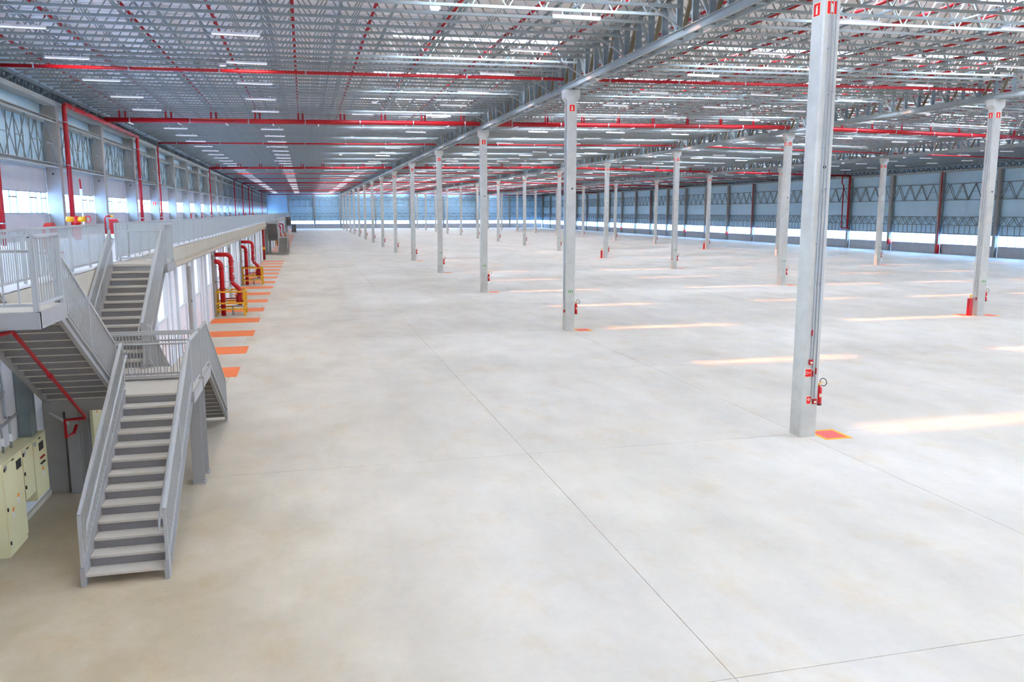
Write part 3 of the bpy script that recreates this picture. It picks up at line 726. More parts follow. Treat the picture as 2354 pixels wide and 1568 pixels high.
# far wall and the wall behind the camera
wf = MB().box(XL - .3, YFAR + .15, 2.8, XR + .3, YFAR + .35, 13.6).build('wall_back', 'clad_far', **STR)
FX = [-5.2, 3.5, 12.4, 24.6, 36.8, 49.0, 61.2, 73.7, XR - .4]
MB().box(XL, YFAR + .0, 0, -5.35, YFAR + .14, 13.0).build('plain_panel', 'clad_far', wf)
for i in range(len(FX) - 1):
    a, b_ = FX[i] + .26, FX[i + 1] - .26
    MB().box(a, YFAR - .1, 0, b_, YFAR + .14, 1.5).build('concrete_panel', 'conc_panel', wf)
    n = 2
    for q in range(n): MB().box(a + (b_ - a) * q / n + .01, YFAR + .02, 2.78, a + (b_ - a) * (q + 1) / n - .01, YFAR + .14, 13.2).build('cladding_sheet', 'clad_far', wf)
    m = MB()
    for z0 in (2.78, 4.0, 5.2, 7.5, 9.75, 11.0): m.box(a - .26, YFAR - .45, z0, b_ + .26, YFAR - .3, z0 + .12)
    m.build('girt', 'truss_dark', wf)
    m = MB(); zigzag(m, YFAR - .4, a, b_, 4.05, 5.25, 5, 'x', .10); zigzag(m, YFAR - .4, a, b_, 9.8, 11.05, 5, 'x', .10)
    for q in range(4): m.box(a + 1.4 + q * (b_ - a) / 4, YFAR - .42, 7.6, a + 1.5 + q * (b_ - a) / 4, YFAR - .34, 9.75).box(a + 1.4 + q * (b_ - a) / 4, YFAR - .42, 2.9, a + 1.5 + q * (b_ - a) / 4, YFAR - .34, 4.0)
    m.build('girt_lattice', 'truss_dark', wf, kind='stuff')
    wn += 1; wd = bpy.data.objects.new(f'window_{wn}', None); COL.objects.link(wd); wd.location = (a, YFAR, 1.5); ORG[wd.name] = (a, YFAR, 1.5); wd['kind'] = 'structure'
    f = MB(); f.box(a, YFAR - .02, 1.5, b_, YFAR + .05, 1.58).box(a, YFAR - .02, 2.70, b_, YFAR + .05, 2.78).box(a, YFAR - .01, 2.1, b_, YFAR + .03, 2.14)
    nn = int((b_ - a) / 1.1)
    for q in range(nn + 1): f.box(a + q * (b_ - a) / nn - .03, YFAR - .02, 1.5, a + q * (b_ - a) / nn + .03, YFAR + .04, 2.78)
    f.build('window_frame', 'bldwin', wd); MB().box(a, YFAR + .0, 1.58, b_, YFAR + .006, 2.7).build('pane', 'glass', wd)
for i, x in enumerate(FX[:-1]):
    t = thing('wall_column', (x, YFAR - .2, 0), f'{ORD[i]} concrete column along the far wall, counted from the left', 'column', 'concrete columns along the far wall')
    MB().box(x - .25, YFAR - .55, 0, x + .25, YFAR + .0, 11.5).build('shaft', 'conc_dark', t)
MB().box(XL - .3, YNEAR - .3, -.0, XR + .3, YNEAR, 13.6).build('wall_front', 'paint_white', **STR)

# ------------------------------------------------------------------ mezzanine and dock wall on the left
mz = MB().box(XL, YNEAR, 4.22, -5.02, YFAR - .6, 4.42).build('mezzanine_floor', 'mezz', **STR)
b0 = None
for i in range(len(YW) - 1):
    if b0 is None: y0b = YW[i]; b0 = MB().box(-5.3, y0b + .012, 3.85, -5.0, y0b + 9.988, 4.40).build('edge_beam', 'conc_beam', mz); k0 = MB().box(-5.28, y0b + .01, 4.40, -5.02, y0b + 9.99, 4.47).build('kerb', 'white', mz)
    else: inst(b0, mz, (0, YW[i] - y0b, 0)); inst(k0, mz, (0, YW[i] - y0b, 0))
wd_ = MB().box(-5.6, YNEAR, 0, -5.35, YFAR - .6, 4.22).build('wall_left', 'paint_white', **STR)
tr_ = thing('cable_tray', (-4.9, 26, 3.7), 'pale cable tray along the foot of the mezzanine edge beam', 'cable tray')
MB().box(-5.0, 25.2, 3.72, -4.82, 110, 3.84).build('tray', 'conc_beam', tr_); MB().tube([(-4.86, 25.4, 3.70), (-4.86, 110, 3.70)], .03, 6).build('conduit_run', 'galv', tr_)
tr_ = thing('cable_tray', (-4.9, 128, 3.7), 'pale cable tray under the mezzanine edge beyond the second staircase', 'cable tray')
MB().box(-5.0, 127.5, 3.72, -4.82, 232, 3.84).build('tray', 'conc_beam', tr_)
c0 = None
for i in range(len(YW) - 1):
    y = YW[i]
    if y < 5: continue
    lab = f'grey concrete dock wall column under the mezzanine edge, {ORD[i - 3]} from the camera'
    if c0 is None:
        c0 = thing('dock_column', (-5.1, y, 0), lab, 'column', 'columns under the mezzanine edge')
        MB().box(-5.34, y - .3, 0, -4.97, y + .3, 3.42).build('shaft', 'conc_dark', c0); MB().box(-5.34, y - .3, 3.42, -5.03, y + .3, 3.85).build('corbel', 'conc_beam', c0)
        MB().tube([(-4.97, y + .0, 1.9), (-4.95, y + .0, 1.9)], .06, 8).build('bolt_hole', 'black', c0)
    else: t = dup(c0, (-5.1, y, 0)); t['label'] = lab
# dock doors, panels between them and the orange strips
d0 = s0 = w0 = None; dn = 0
dys = [30.2 + 5.02 * k for k in range(15)] + [127.6 + 5 * k for k in range(20)] + [252 + 5 * k for k in range(8)]
valve_y = (48.4, 68.6, 148.4, 168.6)
for n, y in enumerate(dys):
    near = n < 15
    zone = 'before the second staircase' if n < 15 else ('between the second and third staircases' if n < 35 else 'beyond the third staircase')
    nn = n if n < 15 else (n - 15 if n < 35 else n - 35)
    lab = f'{ORD[nn]} white dock door with a tall upper window, {zone}'
    if d0 is None:
        d0 = thing('dock_door', (-5.1, y, 0), lab, 'door', 'white dock doors along the left wall')
        X0, X1 = -5.34, -5.06
        for q in (-.22, 2.02):
            MB().box(X0, y + q, 0, X1 + .06, y + q + .2, 3.78).build('frame_post', 'door_frame', d0)
        MB().box(X0, y - .02, 3.66, X1 + .03, y + 2.02, 3.78).build('head_rail', 'door_frame', d0)
        MB().box(X0 + .06, y, 0.02, X1, y + 2.0, .98).build('lower_panel', 'door_white', d0)
        MB().box(X0 + .06, y, 1.0, X1, y + 2.0, 1.86).build('middle_panel', 'door_white', d0)
        MB().box(X0 + .08, y + .04, 1.98, X1 - .06, y + 1.96, 3.66).build('window_glass', 'doorglass_glow', d0)
        MB().box(X0 + .06, y, 1.88, X1 + .02, y + 2.0, 1.98).build('window_sill', 'door_frame', d0)
        MB().tube([(X1, y + .12, 1.05), (X1 + .03, y + .12, 1.05)], .035, 8).build('handle', 'black', d0)
    else: t = dup(d0, (-5.1, y, 0)); t['label'] = lab
    if not any(0 < vy - y < 4 for vy in valve_y):
        lab = f'white panelled bay after the {ORD[nn]} dock door, {zone}'
        if w0 is None:
            w0 = thing('panel_bay', (-5.1, y + 2.6, 0), lab, 'wall panel', 'white panelled bays between the dock doors')
            MB().box(-5.34, y + 2.24, 0, -5.08, y + 3.3, 1.95).build('lower_panel', 'door_white', w0); MB().box(-5.34, y + 2.24, 1.97, -5.08, y + 3.3, 3.8).build('upper_panel', 'door_white', w0)
            MB().box(-5.34, y + 3.32, 0, -5.03, y + 3.5, 3.8).build('frame_post', 'door_frame', w0)
            MB().box(-5.34, y + 3.52, 0, -5.1, y + 4.76, 3.8).build('side_panel', 'door_white', w0)
        else: t = dup(w0, (-5.1, y + 2.6, 0)); t['label'] = lab
    lab = f'orange floor strip in front of the {ORD[nn]} dock door, {zone}'
    if s0 is None:
        s0 = MB().box(-5.0, y, 0, -2.55, y + 1.95, .004).build('floor_strip', 'orange'); tag(s0, lab, 'floor marking', 'orange strips on the floor'); ys0 = y
    else: t = dup(s0, (0, y - ys0, 0)); t['label'] = lab
# leading bay with a slanting brace beside the staircase
t = thing('panel_bay', (-5.1, 26, 0), 'plain white wall panel directly behind the first staircases', 'wall panel')
MB().box(-5.34, 25.4, 0, -5.08, 28.2, 3.8).build('side_panel', 'door_white', t)
t = thing('panel_bay', (-5.1, 29.4, 0), 'narrow white panel with a slanting brace before the first visible dock door', 'wall panel')
MB().box(-5.34, 28.9, 0, -5.08, 29.94, 1.7).build('lower_panel', 'door_white', t); MB().box(-5.34, 28.9, 1.72, -5.1, 29.94, 3.8).build('upper_panel', 'door_white', t)
MB().bar((-5.06, 28.95, 3.5), (-5.06, 29.85, 1.75), .04, .12, (1, 0, 0)).build('brace', 'door_frame', t)

# ------------------------------------------------------------------ red valve stations with yellow guards
def valve_station(y, where):
    grp = 'valve stations along the dock wall'
    t = thing('valve_station', (-4.5, y + .7, 0), f'red sprinkler valve station with two thick pipes {where}', 'pipework', grp)
    r = .13
    def el(x, z, yy, rr=.28):                          # pipe out of the wall, elbow, then down
        return [(-4.96, yy, z), (x - rr, yy, z)] + arc((x - rr, yy, z - rr), rr, math.pi / 2, 0, (1, 0, 0), (0, 0, 1), 6)
    MB().tube(el(-4.62, 3.05, y + .35) + [(-4.62, y + .35, 0)], r, 12).build('rear_riser', 'red_bright', t, smooth=True)
    MB().tube(el(-4.10, 3.42, y + .55) + [(-4.10, y + .55, 1.95), (-4.06, y + .55, 1.80), (-3.78, y + .55, 1.52), (-3.72, y + .55, 1.40), (-3.72, y + .55, .55)], r * .92, 12).build('front_riser', 'red_bright', t, smooth=True)
    for x_, z_, yy in ((-4.62, 2.6, y + .35), (-4.1, 3.0, y + .55), (-4.1, 2.05, y + .55), (-4.62, 1.5, y + .35), (-3.72, 1.2, y + .55), (-3.72, .62, y + .55)):
        MB().tube([(x_, yy, z_), (x_, yy, z_ + .07)], r + .035, 12).build('flange', 'red', t)
    MB().tube([(-3.72, y + .55, .66), (-3.72, y + .55, .8), (-3.72, y + .55, 1.05), (-3.72, y + .55, 1.18)], [.15, .22, .22, .14], 12).build('alarm_valve', 'red', t, smooth=True)
    MB().tube([(-4.62, y + .35, .95), (-3.72, y + .5, .95)], .04, 6).tube([(-4.62, y + .35, .7), (-3.9, y + .3, .7), (-3.9, y + .3, 1.2)], .03, 6).build('trim_pipe', 'red', t)
    MB().tube(arc((-3.55, y + .3, 1.0), .13, 0, 2 * math.pi, (0, 1, 0), (0, 0, 1), 12), .018, 5).bar((-3.55, y + .17, 1.0), (-3.55, y + .43, 1.0), .02, .02).build('hand_wheel', 'yellow', t)
    MB().tube([(-4.25, y + .36, 1.55), (-4.25, y + .30, 1.55)], .11, 12).build('gauge', 'gauge', t)
    MB().tube([(-3.98, y + .43, 2.35), (-3.98, y + .36, 2.35)], .06, 8).build('tag_disc', 'white', t)
    for z_ in (1.9, 2.75): MB().bar((-4.96, y + .45, z_), (-3.95, y + .45, z_), .03, .03).build('pipe_bracket', 'galv', t)
    MB().box(-4.18, y + .5, 0, -4.08, y + .6, .55).box(-4.0, y + .3, .48, -3.6, y + .8, .56).build('support_stand', 'galv', t)
    MB().box(-5.345, y + .5, .0, -5.30, y + 1.6, 1.6).box(-5.345, y + .5, 1.66, -5.30, y + 1.6, 2.9).build('recess_panel', 'brown', t)
    gt = thing('guard_barrier', (-4.2, y + .7, 0), f'yellow steel guard frame around the valve station {where}', 'guard rail', 'yellow guards around the valve stations')
    x0, x1, y0, y1 = -5.0, -3.45, y, y + 1.5
    for px, py in ((x0, y0), (x1, y0), (x0, y1), (x1, y1)): MB().box(px - .05, py - .05, 0, px + .05, py + .05, 1.36).box(px - .09, py - .09, 0, px + .09, py + .09, .015).build('post', 'yellow', gt)
    for z_ in (.38, .72, 1.36):
        MB().bar((x0 - .05, y0, z_), (x1 + .05, y0, z_), .07, .09).build('rail', 'yellow', gt); MB().bar((x1, y0, z_), (x1, y1, z_), .07, .09).build('rail', 'yellow', gt)
        MB().bar((x0, y1, z_), (x1, y1, z_), .07, .09).build('rail', 'yellow', gt)
for y, wh in zip(valve_y, ('nearest the camera', 'second from the camera', 'beyond the second staircase, nearer one', 'beyond the second staircase, farther one')): valve_station(y, wh)

# ------------------------------------------------------------------ railings and staircases
def railing(parent, P0, P1, h, pitch=.12, fine=True, name='railing', posts=2, hand=0.0, low=.09, cap=.05):
    """guard rail from P0 to P1 (feet), with uprights; child 'railing' of parent and its pieces below it"""
    P0, P1 = Vector(P0), Vector(P1); L = (P1 - P0).length
    tr = MB().bar(P0 + Vector((0, 0, h)), P1 + Vector((0, 0, h)), cap, .045).build(name, 'stair_rail', parent)
    MB().bar(P0 + Vector((0, 0, low)), P1 + Vector((0, 0, low)), .04, .04).build('bottom_rail', 'stair_rail', tr)
    for i in range(posts):
        p = P0.lerp(P1, i / max(1, posts - 1)); MB().bar(p, p + Vector((0, 0, h)), .05, .05, (0, 1, 0)).build('post', 'stair_rail', tr)
    n = max(1, int(L / pitch)); hb = h - low
    if fine:
        p = P0.lerp(P1, 1 / n); b = MB().bar(p + Vector((0, 0, low)), p + Vector((0, 0, h)), .018, .018, (0, 1, 0)).build('baluster', 'stair_rail', tr)
        for i in range(2, n): inst(b, tr, tuple(P0.lerp(P1, i / n) - p))
    else:
        m = MB()
        for i in range(1, n): p = P0.lerp(P1, i / n); m.bar(p + Vector((0, 0, low)), p + Vector((0, 0, h)), .02, .02, (0, 1, 0), False)
        m.build('balusters', 'stair_rail', tr, kind='stuff')
    if hand:
        side = Vector((P1.y - P0.y, -(P1.x - P0.x), 0)).normalized() * hand; hz = h - .2
        a, b_ = P0 + side + Vector((0, 0, hz)), P1 + side + Vector((0, 0, hz))
        pts = [P0 + Vector((0, 0, hz - .12)), a + Vector((0, 0, -.12)) + (b_ - a).normalized() * -.02, a + (b_ - a).normalized() * .05, b_ - (b_ - a).normalized() * .05, P1 + Vector((0, 0, hz))]
        MB().tube(pts, .021, 7).build('handrail', 'stair_rail', tr, smooth=True)
    return tr
def staircase(off, s, lab, fine, grp):
    ym = 18.65
    fy = lambda y: ym + s * (y - ym) + off
    t = thing('staircase', (-3.6, fy(17.8), 0), lab, 'staircase', grp)
    def V(x, y, z): return (x, fy(y), z)
    def bx(m, x0, y0, z0, x1, y1, z1): a, b_ = sorted((fy(y0), fy(y1))); return m.box(x0, a, z0, x1, b_, z1)
    def channel(m, a, b_, inner):
        a, b_ = Vector(a), Vector(b_); ix = Vector((inner * .028, 0, 0))
        m.bar(a + ix, b_ + ix, .012, .26)
        for dz in (-.135, .135): m.bar(a + Vector((0, 0, dz)), b_ + Vector((0, 0, dz)), .07, .018)
        return m
    # lower flight
    RA, TA = .173, .308; first = None
    for i in range(12):
        y0 = 13.42 + TA * i; z = RA * (i + 1)
        if first is None:
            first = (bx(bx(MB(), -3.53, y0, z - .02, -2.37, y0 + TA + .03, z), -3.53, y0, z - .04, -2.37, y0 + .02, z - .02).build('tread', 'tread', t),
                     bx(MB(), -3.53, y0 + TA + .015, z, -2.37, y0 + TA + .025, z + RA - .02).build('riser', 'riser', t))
        else:
            for f in first: inst(f, t, (0, s * TA * i, RA * i))
    for x in (-3.565, -2.335):
        m = channel(MB(), V(x, 13.44, .16), V(x, 17.2, 2.20), 1 if x < -3 else -1); bx(m, x - .035, 13.36, 0, x + .035, 13.56, .30)
        m.build('stringer', 'stair', t)
    pr = .5617
    for x, hs in ((-3.57, .09), (-2.33, -.09)):
        railing(t, V(x, 13.44, .30), V(x, 17.2, .30 + pr * 3.76), .84, .12, fine, posts=3, hand=hs * s, low=.02)
    # landing
    bx(MB(), -5.0, 17.13, 2.21, -2.3, 18.52, 2.25).build('landing', 'tread', t)
    m = MB(); bx(m, -2.34, 17.13, 2.0, -2.27, 18.54, 2.24); bx(m, -5.02, 17.13, 2.0, -4.95, 18.54, 2.24); bx(m, -4.95, 18.47, 2.0, -2.34, 18.54, 2.24); bx(m, -4.95, 17.14, 1.98, -3.62, 17.2, 2.2)
    m.build('landing_beam', 'stair', t)
    railing(t, V(-2.32, 17.24, 2.25), V(-2.32, 18.48, 2.25), 1.03, .12, fine)
    railing(t, V(-2.36, 18.48, 2.25), V(-4.96, 18.48, 2.25), 1.0, .13, fine, posts=2, hand=.07 * -s)
    # upper flight
    RB, TB = 2.17 / 13, .283; first = None
    for i in range(12):
        y0 = 17.13 - TB * i; z = 2.25 + RB * (i + 1)
        if first is None:
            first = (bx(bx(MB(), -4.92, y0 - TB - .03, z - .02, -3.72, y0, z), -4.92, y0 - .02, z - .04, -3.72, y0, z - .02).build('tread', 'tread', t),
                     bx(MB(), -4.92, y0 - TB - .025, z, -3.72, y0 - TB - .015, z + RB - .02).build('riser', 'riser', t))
        else:
            for f in first: inst(f, t, (0, -s * TB * i, RB * i))
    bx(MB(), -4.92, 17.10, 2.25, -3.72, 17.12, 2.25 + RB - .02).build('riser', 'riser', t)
    ru = RB / TB
    for x in (-4.95, -3.69): channel(MB(), V(x, 17.3, 2.22), V(x, 13.7, 2.22 + ru * 3.6), 1 if x < -4 else -1).build('stringer', 'stair', t)
    for x, hs in ((-3.69, .09), (-4.95, -.09)):
        railing(t, V(x, 17.2, 2.36), V(x, 13.74, 2.36 + ru * 3.46), .92, .12, fine, posts=3, hand=hs * s, low=.02)
    # top platform
    bx(MB(), -5.0, 12.5, 4.38, -3.62, 13.78, 4.44).build('platform', 'tread', t)
    m = MB(); bx(m, -3.66, 12.48, 4.2, -3.58, 13.8, 4.43); bx(m, -5.0, 12.46, 4.2, -3.58, 12.53, 4.43); bx(m, -5.0, 13.7, 4.16, -3.66, 13.76, 4.38)
    m.build('platform_beam', 'stair', t)
    railing(t, V(-3.62, 12.53, 4.44), V(-3.62, 13.74, 4.44), 1.03, .115, fine, hand=0)
    railing(t, V(-3.64, 12.52, 4.44), V(-4.98, 12.52, 4.44), 1.03, .19, fine, hand=.07 * s)
    # I section legs under the landing
    for x in (-2.42, -4.80):
        m = MB(); yc = 18.28
        bx(m, x - .11, yc - .115, 0, x + .11, yc - .10, 2.0); bx(m, x - .11, yc + .10, 0, x + .11, yc + .115, 2.0); bx(m, x - .008, yc - .1, 0, x + .008, yc + .1, 2.0); bx(m, x - .15, yc - .15, 0, x + .15, yc + .15, .015)
        m.build('leg', 'stair', t)
    bx(MB(), -4.9, 18.2, 1.8, -2.34, 18.36, 2.0).build('cross_beam', 'stair', t)
    MB().bar(V(-4.8, 17.9, 1.55), V(-5.0, 17.25, 1.98), .05, .05).build('knee_brace', 'stair', t)
    return t
staircase(0, 1, 'near grey steel staircase rising away from the camera, then back to the mezzanine', True, 'grey steel staircases')
staircase(0, -1, 'grey steel staircase behind the nearest one, mirrored, rising away to the mezzanine', True, 'grey steel staircases')
staircase(102.6, 1, 'middle distance grey staircase at the dock wall, facing the camera', False, 'grey steel staircases')
staircase(102.6, -1, 'middle distance grey staircase mirrored behind the camera facing one', False, 'grey steel staircases')
staircase(225.5, 1, 'farthest grey staircase at the dock wall, facing the camera', False, 'grey steel staircases')
# guard rail along the mezzanine edge, in lengths
def mezz_rail(y0, y1, lab, fine):
    t = thing('guard_railing', (-5.08, y0, 4.47), lab, 'railing', 'guard railings along the mezzanine edge')
    railing(t, (-5.08, y0, 4.47), (-5.08, y1, 4.47), 1.01, .115, fine, name='rail_frame', posts=max(2, int((y1 - y0) / 1.45) + 1))
mezz_rail(4.0, 12.4, 'grey guard railing on the mezzanine edge nearest the camera', True)
mezz_rail(13.82, 23.5, 'grey guard railing on the mezzanine edge between the two near stair heads', True)
k = 0; y = 24.85
while y < 236:
    yn = min(y + 10, 115.0 if y < 115 else 237.0)
    if 114.9 < y < 126.2: y = 127.4; continue
    mezz_rail(y, yn - .06, f'{ORD[k]} length of grey mezzanine railing beyond the near stair heads', k < 3); k += 1; y = yn
mezz_rail(115.2, 126.0, 'grey mezzanine railing between the stair heads of the middle distance staircases', False)
mezz_rail(240, 297, 'farthest length of grey mezzanine railing at the end of the hall', False)
# red pipe under the near upper flight
t = thing('drain_pipe', (-4.25, 13.6, 3.9), 'slim red pipe slanting under the near upper stair flight', 'pipe')
MB().tube([(-4.25, 12.3, 4.12), (-4.25, 13.45, 4.05), (-4.25, 16.95, 1.92), (-4.25, 17.02, 1.86), (-4.62, 17.02, 1.84), (-4.62, 17.02, 1.5), (-4.55, 17.3, 1.5), (-4.5, 17.35, 1.66)], .032, 8).build('pipe', 'red', t, smooth=True)
MB().tube([(-4.25, 15.0, 3.105), (-4.25, 15.12, 3.035)], .045, 8).build('coupling', 'red', t)

# ------------------------------------------------------------------ electrical cabinets on the wall
def cabinet(y0, y1, z0, z1, lab, meters, lamps, stickers, hinge, xf=-5.03):
    t = thing('electrical_cabinet', ((xf - 5.35) / 2, (y0 + y1) / 2, z0), lab, 'cabinet', None)
    MB().box(-5.35, y0, z0, xf - .02, y1, z1).box(-5.35, y0 - .01, z1, xf - .0, y1 + .01, z1 + .02).build('cabinet_body', 'cabinet', t)
    if z0 < .05: MB().box(-5.33, y0 + .02, 0.0, xf - .015, y1 - .02, .09).build('plinth', 'cabinet', t)
    zd = z0 + (.1 if z0 < .05 else .01)
    d = MB().box(xf - .018, y0 + .012, zd, xf, y1 - .012, z1 - .012).build('door', 'cabinet', t)
    for (a, z) in meters:
        for q in range(3): MB().box(xf, y0 + a + q * .085, z, xf + .012, y0 + a + q * .085 + .065, z + .15).build('meter', 'black', d)
    for (a, z, n, mm) in lamps:
        for q in range(n): MB().tube([(xf, y0 + a + q * .05, z), (xf + .03, y0 + a + q * .05, z)], .016, 8).build('indicator' if mm == 'red' else 'switch', mm, d)
    for (a, z) in stickers:
        MB().box(xf, y0 + a, z + .10, xf + .003, y0 + a + .075, z + .17).build('warning_label', 'orange_label', d); MB().box(xf, y0 + a, z, xf + .003, y0 + a + .075, z + .095).build('paper_label', 'white', d)
    for z in (z0 + .22, (z0 + z1) / 2, z1 - .12):
        if hinge: MB().box(xf, y0 + .015, z, xf + .02, y0 + .04, z + .06).build('hinge', 'black', d)
    MB().box(xf, y0 + .05, z1 - .12, xf + .004, y0 + .17, z1 - .04).build('name_plate', 'galv', d)
    MB().box(xf, (y0 + y1) / 2 - .06, z1 - .045, xf + .006, (y0 + y1) / 2 + .06, z1 - .02).build('vent_slot', 'black', d)
    return t
cabinet(14.86, 15.80, 0.0, 1.62, 'tall beige floor standing electrical cabinet beside the foot of the near stairs', [(.62, 1.36)], [], [(.26, .62), (.55, .78)], True)
cabinet(15.83, 16.40, .66, 1.60, 'plain beige wall cabinet without meters, between two taller cabinets', [], [], [], True)
cabinet(16.43, 17.20, .46, 1.60, 'beige wall cabinet with meters, red lamps and black switches', [(.32, 1.33)], [(.34, 1.19, 5, 'red'), (.34, 1.08, 5, 'black')], [(.42, .82)], False)
cabinet(20.75, 21.62, .25, 1.72, 'beige wall cabinet with meters behind the landing legs, nearer one', [(.35, 1.45)], [(.34, 1.32, 5, 'red'), (.34, 1.22, 5, 'black')], [(.4, .9)], False)
cabinet(21.65, 22.3, .4, 1.70, 'beige wall cabinet behind the landing legs, farther one', [], [], [], True)
cabinet(106.5, 107.6, 0.0, 1.8, 'beige electrical cabinet in the distance before the second staircase', [(.4, 1.5)], [], [], True)
for n, (y, z0, z1) in enumerate(((14.98, 1.64, 4.2), (15.35, 1.64, 4.2), (15.62, 1.64, 4.2), (16.02, 1.62, 3.2))):
    t = thing('conduit', (-5.31, y, z0), f'{ORD[n]} galvanised conduit on the white wall above the beige cabinets, from the left', 'conduit', 'conduits above the beige cabinets')
    MB().tube([(-5.25, y, z0), (-5.25, y, z0 + .5), (-5.30, y, z0 + .62), (-5.31, y, z1)], .022, 8).build('pipe', 'galv', t, smooth=True)
    MB().box(-5.345, y - .05, z0 + 1.0, -5.28, y + .05, z0 + 1.03).build('clamp', 'galv', t)
    MB().tube([(-5.25, y, z0 + .12), (-5.25, y, z0 + .26)], .028, 8).build('coupling', 'white', t)
t = thing('cable_rack', (-5.2, 15.5, 2.1), 'horizontal galvanised conduit bracket on the wall above the cabinets', 'bracket')
MB().bar((-5.2, 14.9, 2.1), (-5.2, 16.3, 2.18), .03, .04).bar((-5.34, 15.1, 2.12), (-5.18, 15.1, 2.12), .03, .03).bar((-5.34, 16.1, 2.16), (-5.18, 16.1, 2.16), .03, .03).build('rail', 'galv', t)
t = thing('steel_post', (-5.2, 16.9, 1.63), 'dark blue grey cable duct rising from the rightmost near cabinet', 'duct')
MB().box(-5.34, 16.72, 1.63, -5.12, 17.05, 4.2).build('duct', 'truss_dark', t); MB().box(-5.12, 16.74, 2.9, -5.10, 17.03, 2.93).build('seam', 'galv', t)
MB().box(-5.35, 0, 0, -5.31, 25.4, .1).build('baseboard_left', 'conc_beam', **STR)
# red riser on the dock wall in the distance
t = thing('red_riser', (-4.9, 104.9, 0), 'red fire riser standing before the second staircase', 'pipe')
MB().tube([(-4.9, 104.9, 0), (-4.9, 104.9, 3.75)], .14, 8).build('pipe', 'red', t, smooth=True); MB().tube([(-4.9, 104.8, 1.4), (-4.9, 104.7, 1.4)], .17, 8).build('valve', 'yellow', t)

# ------------------------------------------------------------------ red risers and fittings on the mezzanine side
def wall_riser(y, r, lab, ztop=11.35, x=-11.95):
    t = thing('fire_riser', (x, y, 4.42), lab, 'pipe', 'red risers along the left windows')
    MB().tube([(x, y, 4.42), (x, y, ztop - .3)] + arc((x, y + .3, ztop - .3), .3, math.pi, math.pi / 2, (0, 1, 0), (0, 0, 1), 5) , r, 10).build('pipe', 'red', t, smooth=True)
    for z in (5.3, 8.2, 10.4): MB().tube([(x, y, z), (x, y, z + .05)], r + .02, 10).bar((x, y, z + .02), (XL + .72, y, z + .02), .03, .03).build('clamp', 'galv', t)
    return t
for y, r, lab in ((37.9, .11, 'leftmost red riser at the edge of the picture before the windows'), (48.6, .12, 'thick red riser in front of the first full window bay'), (68.2, .12, 'thick red riser past the third near left window'),
                  (77.2, .07, 'slim red riser just past the second thick one'), (117.3, .07, 'slim red riser before the left windows, middle distance'), (157.3, .10, 'red riser before the distant left windows, nearest of the far group'),
                  (177.3, .12, 'red riser before the distant left windows, second of the far group'), (197.3, .12, 'red riser before the distant left windows, third of the far group'), (209, .1, 'red riser before the distant left windows, fourth of the far group'), (257.3, .1, 'red riser before the farthest left windows')):
    wall_riser(y, r, lab)
t = thing('fire_main', (-11.95, 48.9, 11.35), 'thick red main running along the left wall girder', 'pipe')
MB().tube([(-11.95, 48.9, 11.35), (-11.95, 68.5, 11.35)], .13, 10).build('pipe', 'red', t, smooth=True)
for q in range(7): MB().tube([(-11.95, 50 + 2.8 * q, 11.35), (-11.95, 50.06 + 2.8 * q, 11.35)], .15, 10).build('clamp', 'truss_dark', t)
MB().tube([(-11.95, 58.3, 11.35), (-11.9, 58.3, 11.5)], .14, 8).build('branch', 'yellow', t)
t = thing('fire_main', (-11.9, 38, 11.5), 'slim red main bending in from the left wall near the picture corner', 'pipe')
MB().tube([(-12.1, 34.5, 11.65), (-11.75, 38.4, 11.62), (-11.95, 38.3, 11.67)], .075, 8).build('pipe', 'red', t, smooth=True)
# hydrant valve, marker pole and hose cabinets on the mezzanine
t = thing('hydrant_valve', (-10.9, 45, 4.42), 'red and yellow hydrant valve head showing above the mezzanine railing', 'hydrant')
MB().tube([(-10.9, 45, 4.42), (-10.9, 45, 5.25)], .16, 12).build('standpipe', 'red_bright', t, smooth=True)
MB().tube([(-10.9, 45, 5.22), (-10.9, 45, 5.3), (-10.9, 45, 5.48), (-10.9, 45, 5.6)], [.22, .17, .19, .06], 12).build('valve_head', 'red_bright', t, smooth=True)
for s in (-1, 1): MB().tube([(-10.9 + s * .12, 44.95, 5.42), (-10.9 + s * .42, 44.8, 5.44)], .13, 12).build('outlet', 'yellow', t, smooth=True)
MB().tube(arc((-10.35, 44.8, 5.44), .15, 0, 2 * math.pi, (.9, -.3, 0), (0, 0, 1), 12), .025, 6).build('hand_wheel', 'red_bright', t)
t = thing('marker_pole', (-11.0, 46.7, 4.42), 'thin white marker pole with a red tip on the mezzanine', 'pole')
MB().tube([(-11.0, 46.7, 4.42), (-11.0, 46.7, 6.9)], .035, 6).build('pole', 'white', t); MB().tube([(-11.0, 46.7, 6.9), (-11.03, 46.7, 7.45)], .045, 6).build('tip', 'red', t); MB().box(-11.06, 46.64, 6.6, -10.94, 46.76, 6.95).build('lamp_box', 'white', t)
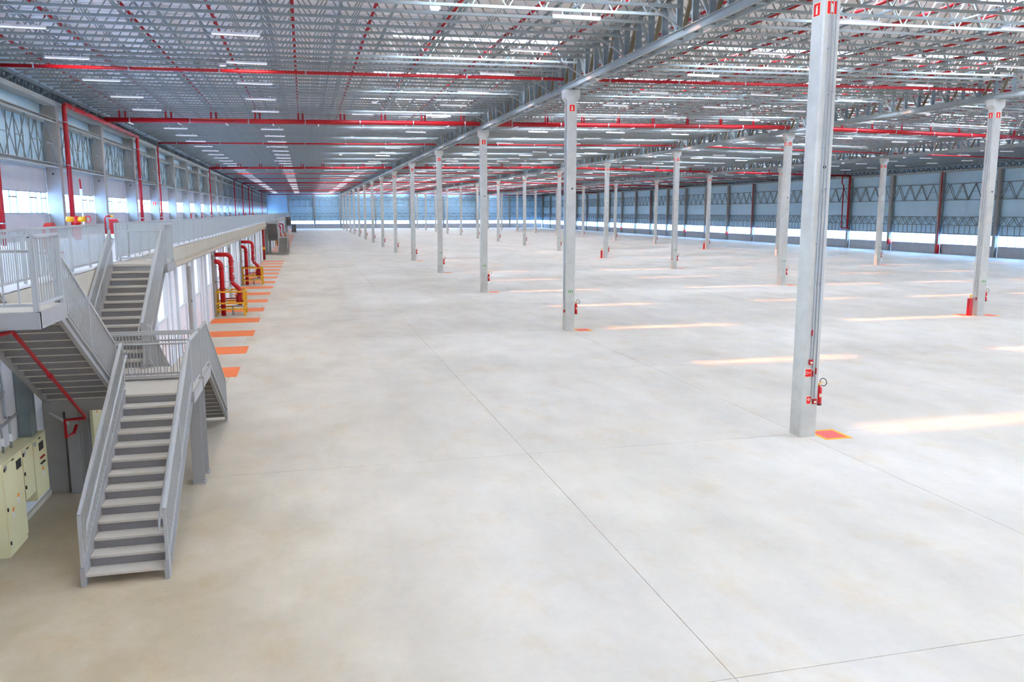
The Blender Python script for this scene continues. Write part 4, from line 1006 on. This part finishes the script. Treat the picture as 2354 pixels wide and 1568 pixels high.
for n, (y, lab) in enumerate(((56.9, 'red hose cabinet with valve on the mezzanine behind the far stair head'), (178.5, 'red hose cabinet on the mezzanine in the distance'), (206, 'red hose cabinet farther along the mezzanine'))):
    t = thing('hose_cabinet', (-11.7, y, 4.42), lab, 'fire cabinet', 'red hose cabinets on the mezzanine')
    MB().box(-11.9, y - .2, 4.42, -11.45, y + .3, 5.35).build('cabinet_body', 'red_bright', t); MB().box(-11.84, y - .215, 4.5, -11.5, y - .2, 5.25).build('door_leaf', 'red', t)
    MB().tube([(-12.1, y - .3, 4.42), (-12.1, y - .3, 5.45), (-12.0, y - .3, 5.52), (-11.75, y - .3, 5.52)], .05, 8).build('standpipe', 'red', t, smooth=True); MB().tube([(-11.75, y - .3, 5.52), (-11.62, y - .3, 5.52)], .06, 8).build('valve', 'yellow', t)
k = 0
for y in (78.2, 98.2, 108.2, 148.2, 168.2, 188.2, 228.2):
    t = dup(e0, (XL + .79, y + .35, 5.05)); t['label'] = f'red fire extinguisher by the left windows, {ORD[k]} along the mezzanine'; t['group'] = 'fire extinguishers along the mezzanine'; k += 1
t = dup(sg['front'], (XL + .35, 78.28, 6.35)); t['label'] = 'red and white extinguisher sign on a left wall column above the mezzanine'
# large red hose reel seen through the near mezzanine railing
t = thing('hose_reel', (-8.2, 30.0, 4.42), 'large red hose reel seen through the near mezzanine railing bars', 'hose reel')
MB().tube([(-8.2, 30, 4.95), (-7.98, 30, 4.95)], .5, 20).build('drum', 'red_bright', t); MB().box(-8.4, 29.8, 4.42, -7.8, 30.2, 4.5).bar((-8.1, 30, 4.45), (-8.1, 30, 4.95), .08, .08, (0, 1, 0)).build('stand', 'red', t)
t = thing('traffic_post', (-7.2, 20.5, 4.42), 'small orange post on the mezzanine behind the near railing', 'post')
MB().box(-7.3, 20.4, 4.42, -7.1, 20.6, 4.45).build('post_base', 'black', t); MB().tube([(-7.2, 20.5, 4.45), (-7.2, 20.5, 4.95)], [.05, .04], 8).build('post', 'orange', t)

# ------------------------------------------------------------------ right wall pipes and hydrants
for n, (y, x, lab, zb) in enumerate(((118.1, XR - .85, 'thick red riser on a right wall column', 3.2), (98.1, XR - .75, 'slim red riser ending in a hydrant cabinet on the right wall', 1.2), (198.1, XR - .75, 'distant red riser on the right wall', 3.0), (148.1, XR - .75, 'red riser on the right wall, middle distance', 1.5))):
    t = thing('fire_riser', (x, y, zb), lab, 'pipe', 'red risers on the right wall')
    MB().tube([(x, y, zb), (x, y, 11.1), (x + .1, y, 11.4)], .16 if n == 0 else .08, 8).build('pipe', 'red', t, smooth=True)
    for z in (4, 7, 10): MB().box(x - .05, y, z, x + .05, y + .2, z + .06).build('clamp', 'galv', t)
t = thing('fire_riser', (XR - .85, 120.3, 3.2), 'second red riser beside the thick one, with a kink near its top', 'pipe')
MB().tube([(XR - .85, 119.6, 3.2), (XR - .85, 119.6, 10.0), (XR - .85, 120.1, 10.5), (XR - .85, 120.1, 11.5)], .09, 8).build('pipe', 'red', t, smooth=True)
MB().tube([(XR - .85, 119.6, 3.2), (XR - .85, 117.4, 3.15)], .1, 8).build('foot_pipe', 'red', t)
k = 0
for y in (98.6, 108.6, 128.6, 138.6, 158.6, 178.6, 218.6):
    big = k == 0; x = XR - .7
    t = thing('hydrant_cabinet', (x, y, 0), f'{"large " if big else ""}red hydrant box at the right wall, {ORD[k]} from the camera', 'hydrant', 'red hydrant boxes along the right wall')
    z0 = 0 if big else 1.0
    MB().box(x - .15, y - .7, z0, x + .2, y - .3, z0 + (1.25 if big else .7)).build('cabinet_body', 'red_bright', t); MB().box(x - .17, y - .66, z0 + .08, x - .15, y - .35, z0 + .6).build('door_leaf', 'red', t)
    MB().tube([(x, y - .5, z0 + (1.25 if big else .7)), (x, y - .5, z0 + (1.4 if big else .9))], .08, 8).build('valve', 'yellow', t); k += 1
